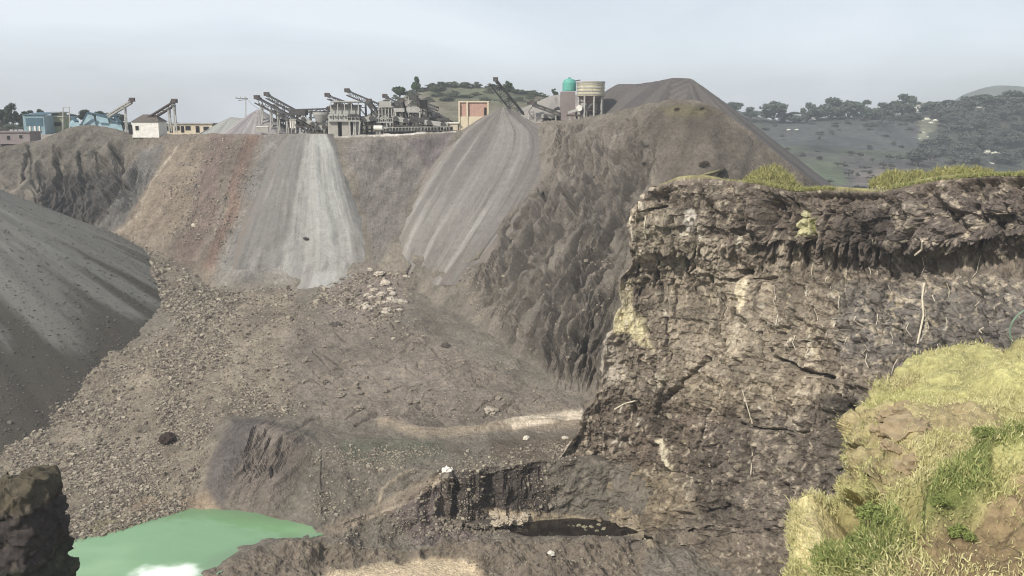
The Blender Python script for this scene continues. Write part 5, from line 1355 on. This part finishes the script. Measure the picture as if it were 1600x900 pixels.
for i, (px, py, s) in enumerate([(1503,246,3.2),(1518,243,3),(1530,252,2.5),(1543,238,2.8),(1555,241,2.4),(1566,242,3.6),(1576,246,2.6),(1548,258,2.5),(1444,228,3),(1458,227,2.6),(1470,229,2),(1232,204,1.6),(1244,204,1.8),
                                 (1440,190,2.2),(1448,188,2.8),(1455,194,2.4),(1462,190,2.2),(1446,200,2.6),(1452,206,2.2),(1441,210,2.4),(1449,216,2.0),(1436,220,2.4),(1467,196,2.0)]):
    if i < 8: lb_, gr = 'white rock outcrop in the cluster low at the right of the far hill', 'white rocks low on the far hill'
    elif i in (11, 12): lb_, gr = 'pale rock on the left slope below the lone round tree', 'pale rocks on the left slope of the far hill'
    else: lb_, gr = 'pale rock in the vertical pale scar down the far hill', 'pale rocks of the scar on the far hill'
    boulder(0, 0, s * .6, (206, 204, 190), lb_, gr, p=hillpt(px, py), lift=.3)
# centre hill behind the plant
for i, (px, top, bot, w, lab) in enumerate([(625,133,158,22,'round topped tree on the left shoulder of the wooded hill'), (651,122,152,13,'tall thin tree standing up behind the lattice towers'), (793,126,150,14,'upright tree just right of the black conveyor head'),
     (867,138,152,9,'small lone tree on the skyline left of the teal tank')]):
    p = at(px, bot, 300); tree('mid', lab, p, (bot - top) * 300 / F, w * 300 / F, 'trees near the wooded hill', seed=i, col=(70, 84, 62))
for i in range(110):
    px = random.uniform(600, 870); crest = np.interp(px, [560,600,640,690,730,780,820,850,880], [188,166,148,133,134,138,145,152,160]); py = crest + random.uniform(-1, 26) * (1 if i > 40 else .1)
    dd = 420 - (py - crest) * 1.0
    tree('bush', 'green bush among the scrub on the hill behind the plant', at(px, py + 2, dd), random.uniform(1.6, 3.4), random.uniform(3.5, 7), 'scrub covering the hill behind the plant', seed=i % 4, col=(88, 94, 70), name='bush')
# left horizon trees
for i, (px, top, bot, w, lab) in enumerate([(4,168,208,24,'dark tree cut by the left photo edge'), (22,164,208,22,'tall dark tree left of the blue shed'), (38,176,206,18,'smaller dark tree touching the blue shed'), (50,172,192,24,'tree crown showing over the blue shed roof'),
     (63,170,192,16,'narrow tree crown over the right end of the blue shed'), (112,176,198,18,'tree crown right behind the thin pipe frame'), (135,173,196,24,'tree behind the left end of the blue sheets'), (158,173,196,28,'wide tree behind the middle of the blue sheets'), (182,176,202,20,'tree at the right end of the blue sheets')]):
    p = at(px, bot, 245); tree('left', lab, p, (bot - top) * 245 / F, w * 245 / F, 'trees behind the blue sheds', seed=i % 5, col=(54, 66, 52))
for i in range(60):
    px = random.uniform(-30, 330); tree('bush', 'low hedge bush on the skyline beyond the plateau', at(px, 205, random.uniform(330, 420)), random.uniform(2.5, 4.0), random.uniform(6, 12), 'distant hedge bushes on the left skyline', seed=i % 4, col=(78, 90, 70), name='bush')

# ================================================================ grass: near bank and cliff top
def blades(name, P, N, h, w, cols, droop=.5, seed=0, mat=None):
    r = np.random.default_rng(seed); n = len(P)
    up = np.array([0, 0, 1.0]); d = N * .5 + up * .6 + r.normal(size=(n, 3)) * droop; d /= np.linalg.norm(d, axis=1, keepdims=True)
    s = np.cross(d, r.normal(size=(n, 3))); s /= np.linalg.norm(s, axis=1, keepdims=True)
    bend = r.normal(size=(n, 3)) * .35; bend[:, 2] -= .35
    h = h[:, None]; w = w[:, None] if np.ndim(w) else w
    p1 = P + d * h * .55; p2 = p1 + (d + bend) * h * .45
    V = np.stack([P - s * w, P + s * w, p1 + s * w * .7, p1 - s * w * .7, p2], 1).reshape(-1, 3)
    b = (np.arange(n) * 5)[:, None]
    F1 = np.concatenate([b + np.array([0, 1, 2])[None], b + np.array([0, 2, 3])[None], b + np.array([3, 2, 4])[None]], 0)
    C = np.repeat(cols[:, None], 5, 1).reshape(-1, 3)
    return link(name, make_mesh(name, V, F1, C, False, mat or M_BLADE), kind='stuff')
M_BLADE = earth_mat('dry_grass', 3.0, .15, .05, 4.0)
ii = rng.integers(2, NRb - 1, 1100000); jj = rng.integers(0, int(NCb * .85), 1100000)
pb = PB[ii, jj]; nb = NB[ii, jj]
area = (1 / IDb[ii, jj]) ** 2
bare = np.clip(mband * 1.3 + msoil * .93 + mrock * .80 + mtan * .5, 0, 1)[ii, jj]
gr = np.clip(mgreen, 0, 1)[ii, jj]
clm = sstep(-.45, .35, fbm(pb[:, 0] * .9, pb[:, 1] * .9, pb[:, 2] * .9, 4, 230)) 
dens = np.clip(1 - bare + gr * .8, 0.03, 1) * (.25 + .75 * clm)
sel = (rng.uniform(0, 1, len(ii)) < dens * .55) & (PXb[ii, jj] < 1680) & (PYb[ii, jj] < 960)
pb, nb, gr, clm = pb[sel], nb[sel], gr[sel], clm[sel]
n_ = len(pb); pb = pb + rng.normal(size=pb.shape) * .05
tone = rng.uniform(0, 1, (n_, 1)); yel = sstep(-.2, .6, fbm(pb[:, 0] * .4, pb[:, 1] * .4, pb[:, 2] * .4, 3, 233))[:, None]
cst = (srgb(208, 200, 154) * (1 - tone) + srgb(164, 156, 108) * tone) * (1 - .45 * yel) + srgb(156, 160, 94) * .45 * yel
cgr = srgb(108, 120, 70) * (1 - tone) + srgb(146, 152, 94) * tone
ing = (rng.uniform(0, 1, n_) < gr * .75)[:, None]
cc = np.where(ing, cgr, cst)
hh = rng.uniform(.04, .17, n_) * (.5 + .7 * clm) * np.where(ing[:, 0], 1.15, 1.0)
kf = 9000; jf = rng.integers(0, int(NCb * .85), kf); if_ = rng.integers(0, 10, kf)
pf = PB[if_, jf] + rng.normal(size=(kf, 3)) * .06; cf_ = fbm(pf[:, 0] * 1.2, pf[:, 1] * 1.2, 0 * pf[:, 0], 3, 240)
okf = (cf_ > -.25); pf = pf[okf]; tf_ = rng.uniform(0, 1, (len(pf), 1))
pb = np.concatenate([pb, pf]); nb = np.concatenate([nb, NB[if_, jf][okf]]); cc = np.concatenate([cc, srgb(204, 194, 150) * (1 - tf_) + srgb(150, 146, 96) * tf_]); hh = np.concatenate([hh, rng.uniform(.07, .3, len(pf)) * (.6 + .6 * np.clip(cf_[okf], 0, 1))]); n_ = len(pb)
blades('grass', pb, nb, hh, .006 + .005 * rng.uniform(0, 1, n_), cc, .5, 3)
# cliff top tufts
def top_grass(x0, x1, ytop, n, seed, h, spread, cmix):
    px = rng.uniform(x0, x1, n); j = np.clip(np.searchsorted(PXc[0], px), 0, NCc - 1)
    base = PC[0, j].copy(); dd = rng.uniform(0, 1, n) ** 1.2 * spread
    base[:, 1] += dd; base[:, 0] += dd * base[:, 0] / base[:, 1]; base[:, 2] -= .10 * dd - .1
    lift = ytop(px) * base[:, 1] / F * rng.uniform(0, 1, n); base[:, 2] += lift
    tone = rng.uniform(0, 1, (n, 1)); c = srgb(158, 152, 104) * (1 - tone) + srgb(*cmix) * tone
    return base, c, rng.uniform(.2, .6, n) * h
parts_ = [top_grass(1165, 1300, lambda x: 34 * np.clip(np.sin(np.pi * (x - 1165) / 135), 0, 1) ** .7 * 0, 9000, 1, 1.0, 5, (122, 126, 76)),
          top_grass(1395, 1640, lambda x: 0 * x, 16000, 2, .9, 6, (122, 132, 78)), top_grass(1030, 1400, lambda x: 0 * x, 1800, 3, .5, 3, (140, 134, 96))]
# grassy hummocks on the brow of the cliff
def hummock(px, d, w, h, label, seed):
    c = at(px, float(np.interp(px, *np.array(topC).T)), d); n = 70
    gx, gy = np.meshgrid(np.linspace(-1.1, 1.1, n), np.linspace(-1.1, 1.1, n)); r2 = gx ** 2 + gy ** 2
    z = h * np.clip(1 - r2, -.5, 1) ** 1.0 * (1 + .25 * fbm(gx * 2, gy * 2, 0 * gx, 3, seed)) + .35 * fbm(gx * 6, gy * 6, 0 * gx, 3, seed + 1)
    z = np.where(r2 > 1, -1.2 * np.sqrt(r2 - .0) + .6, z)
    P = np.stack([c.x + gx * w, d + 6 + gy * 3.4, c.z - .9 + z], -1)
    col = np.broadcast_to(srgb(136, 130, 92), P.shape) * (1 + .3 * fbm(gx * 3, gy * 3, 0 * gx, 3, seed))[..., None]
    V, Fc, cc = compact(P.reshape(-1, 3), grid_faces(n, n, keep=r2 < 1.02, flip=True), col.reshape(-1, 3))
    link('hummock', make_mesh('hummock', V, Fc, cc, True, M_CLIFF), label=label, cat='mound', group=None)
    k = 9000; i, j = rng.integers(0, n, k), rng.integers(0, n, k); m = r2[i, j] < 1
    b = P[i, j][m] + rng.normal(size=(m.sum(), 3)) * .08; t = rng.uniform(0, 1, (len(b), 1))
    return b, srgb(164, 156, 106) * (1 - t) + srgb(122, 126, 76) * t, rng.uniform(.25, .8, len(b))
parts_.append(hummock(1228, 88, 3.6, 2.3, 'round tussocky mound of yellow green grass on the cliff edge, right of the peak foot', 3))
parts_.append(hummock(1462, 79, 3.2, 1.1, 'low grassy mound on the cliff brow toward the right', 5))
parts_.append(hummock(1560, 74, 3.6, .9, 'flat grassy swelling on the cliff brow at the right edge', 7))
bs_ = np.concatenate([p[0] for p in parts_]); cs_ = np.concatenate([p[1] for p in parts_]); hs_ = np.concatenate([p[2] for p in parts_])
blades('brow_grass', bs_, np.tile([0, -.3, .9], (len(bs_), 1)), hs_, .035, cs_, .45, 8)

# dead stems and a hose hanging on the cliff
M_STEM = plain_mat('dead_stem', S_(196, 186, 166), .9)
def stem(label, pts, r0, name='dead_stem', mat=None, cat='stem', group='dead stems hanging on the cliff'):
    m = MB(); q = [on_cliff(x, y, .25) for x, y in pts]
    for a, b in zip(q[:-1], q[1:]): m.cyl(a, b, r0, r0 * .9, 8)
    o = m.build(name, mat or M_STEM, origin=q[0]); o['label'] = label; o['category'] = cat
    if group: o['group'] = group
stem('long thin pale stem hanging straight down the right part of the cliff', [(1441,438),(1440,462),(1441,490),(1438,536)], .09)
stem('dark thin root hanging down from the shaded ledge below the yellow patch', [(1322,318),(1324,350),(1324,385),(1324,410)], .06, mat=plain_mat('dark_root', S_(96, 84, 76), .9))
stem('pale root hanging below the brow near the left corner of the cliff', [(1013,322),(1014,345),(1012,368)], .08)
stem('crooked pale root down the lower middle of the cliff', [(1162,612),(1168,660),(1170,700),(1177,742)], .06)
stem('pale forked root under the overhang at the right', [(1444,372),(1441,384),(1432,388)], .1)
stem('pale slanting stick on the ledge at the left middle of the cliff', [(956,640),(972,632),(992,625)], .09)
for i in range(40):
    x, y = random.uniform(1170, 1560), random.uniform(400, 560)
    L = random.uniform(8, 26)
    stem('short pale root dangling from the middle band of the cliff', [(x, y), (x + random.uniform(-3, 3), y + L * .5), (x + random.uniform(-5, 5), y + L)], random.uniform(.02, .05), 'root', None, 'root', 'pale roots dangling from the cliff')
# hose loop at the right edge
hp = [(1606,483),(1596,488),(1584,500),(1578,515),(1580,530),(1590,540),(1606,544)]
m = MB(); q = [at(x, y, 30.6) for x, y in hp]
fine_ = []
for i in range(len(q) - 1):
    for k in range(4):
        t = k / 4; p0, p1, p2, p3 = q[max(0, i - 1)], q[i], q[i + 1], q[min(len(q) - 1, i + 2)]
        fine_.append(.5 * ((2 * p1) + (p2 - p0) * t + (2 * p0 - 5 * p1 + 4 * p2 - p3) * t * t + (3 * p1 - p0 - 3 * p2 + p3) * t ** 3))
fine_.append(q[-1])
for a, b in zip(fine_[:-1], fine_[1:]): m.cyl(a, b, .035, k=8)
o = m.build('hose', plain_mat('green_hose', S_(110, 128, 112), .5), origin=q[0]); o['label'] = 'dull green hose loop arching above the grassy bank at the right edge'; o['category'] = 'hose'
# shrubs on the bank and on the cliff brow
def shrub(label, p, s, col, seed, group=None):
    key = ('shrub', seed, col)
    if key not in TREES:
        TREES[key] = tree_meshes(seed + 50, 10, 12, 1500, .38, col, .15)
    o = thing('shrub', p, label, 'shrub', group)
    for nme, me in (('crown', TREES[key][0]), ('stem', TREES[key][1])):
        c = bpy.data.objects.new(nme, me); COL.objects.link(c); c.parent = o
    o.scale = (s / 12, s / 12, s / 14)
def bankpt(x, y):
    j = int(np.argmin((PXb - x) ** 2 + (PYb - y) ** 2)); return Vector(PB.reshape(-1, 3)[j].tolist())
for i, (x, y, s, lab) in enumerate([(1372,840,1.0,'largest dark green weed clump low on the bank'), (1345,865,.8,'green weed clump just below the largest one'), (1300,885,.7,'green weed clump at the bottom edge of the bank'), (1500,808,.8,'dark green weed clump under the green grass strip'),
     (1530,760,.7,'bright weed clump in the green grass strip'), (1470,800,.6,'weed clump at the left end of the green grass strip'), (1395,815,.6,'small weed clump uphill of the largest one'), (1590,742,.7,'weed clump in the green strip at the right edge')]):
    shrub(lab, bankpt(x, y), s * .5, (122, 132, 78), i % 3, 'green weed clumps on the bank')
for i, (x, y, s) in enumerate([(890,248,.9),(1100,262,1.7),(925,270,.8),(1010,262,.9),(1020,240,.8),(1060,178,1.0),(1098,175,.9)]):
    shrub(['small dry bush on the slope left of the gullies','large dark bush alone on the smooth brown slope above the cliff','small bush near the head of the gullies','dark bush at the right rim of the gullied slope','bush higher on the right rim of the gullied slope','little bush on the grassy top of the brown hill','little bush right of the one on the brown hilltop'][i],
          Vector(terr(x, y)[0].tolist()) - Vector((0, 0, .3)), s, (84, 76, 66), 1, 'dry bushes on the quarry slopes')
# ================================================================ haze
hz = np.array([(x, y, z) for z in (-53.5, 75) for y in (-60, 1750) for x in (-2200, 2200)], float)
hf = np.array([(0, 2, 3, 1), (4, 5, 7, 6), (0, 1, 5, 4), (2, 6, 7, 3), (0, 4, 6, 2), (1, 3, 7, 5)])
HAZE = .00050
m = bpy.data.materials.new('haze'); m.use_nodes = True
n = m.node_tree; n.nodes.clear()
o_ = n.nodes.new('ShaderNodeOutputMaterial'); pv = n.nodes.new('ShaderNodeVolumePrincipled')
pv.inputs['Color'].default_value = (.93, .96, 1.0, 1); pv.inputs['Density'].default_value = HAZE; pv.inputs['Anisotropy'].default_value = .2
n.links.new(pv.outputs['Volume'], o_.inputs['Volume'])
link('haze', make_mesh('haze', hz, hf, None, False, m), kind='stuff')
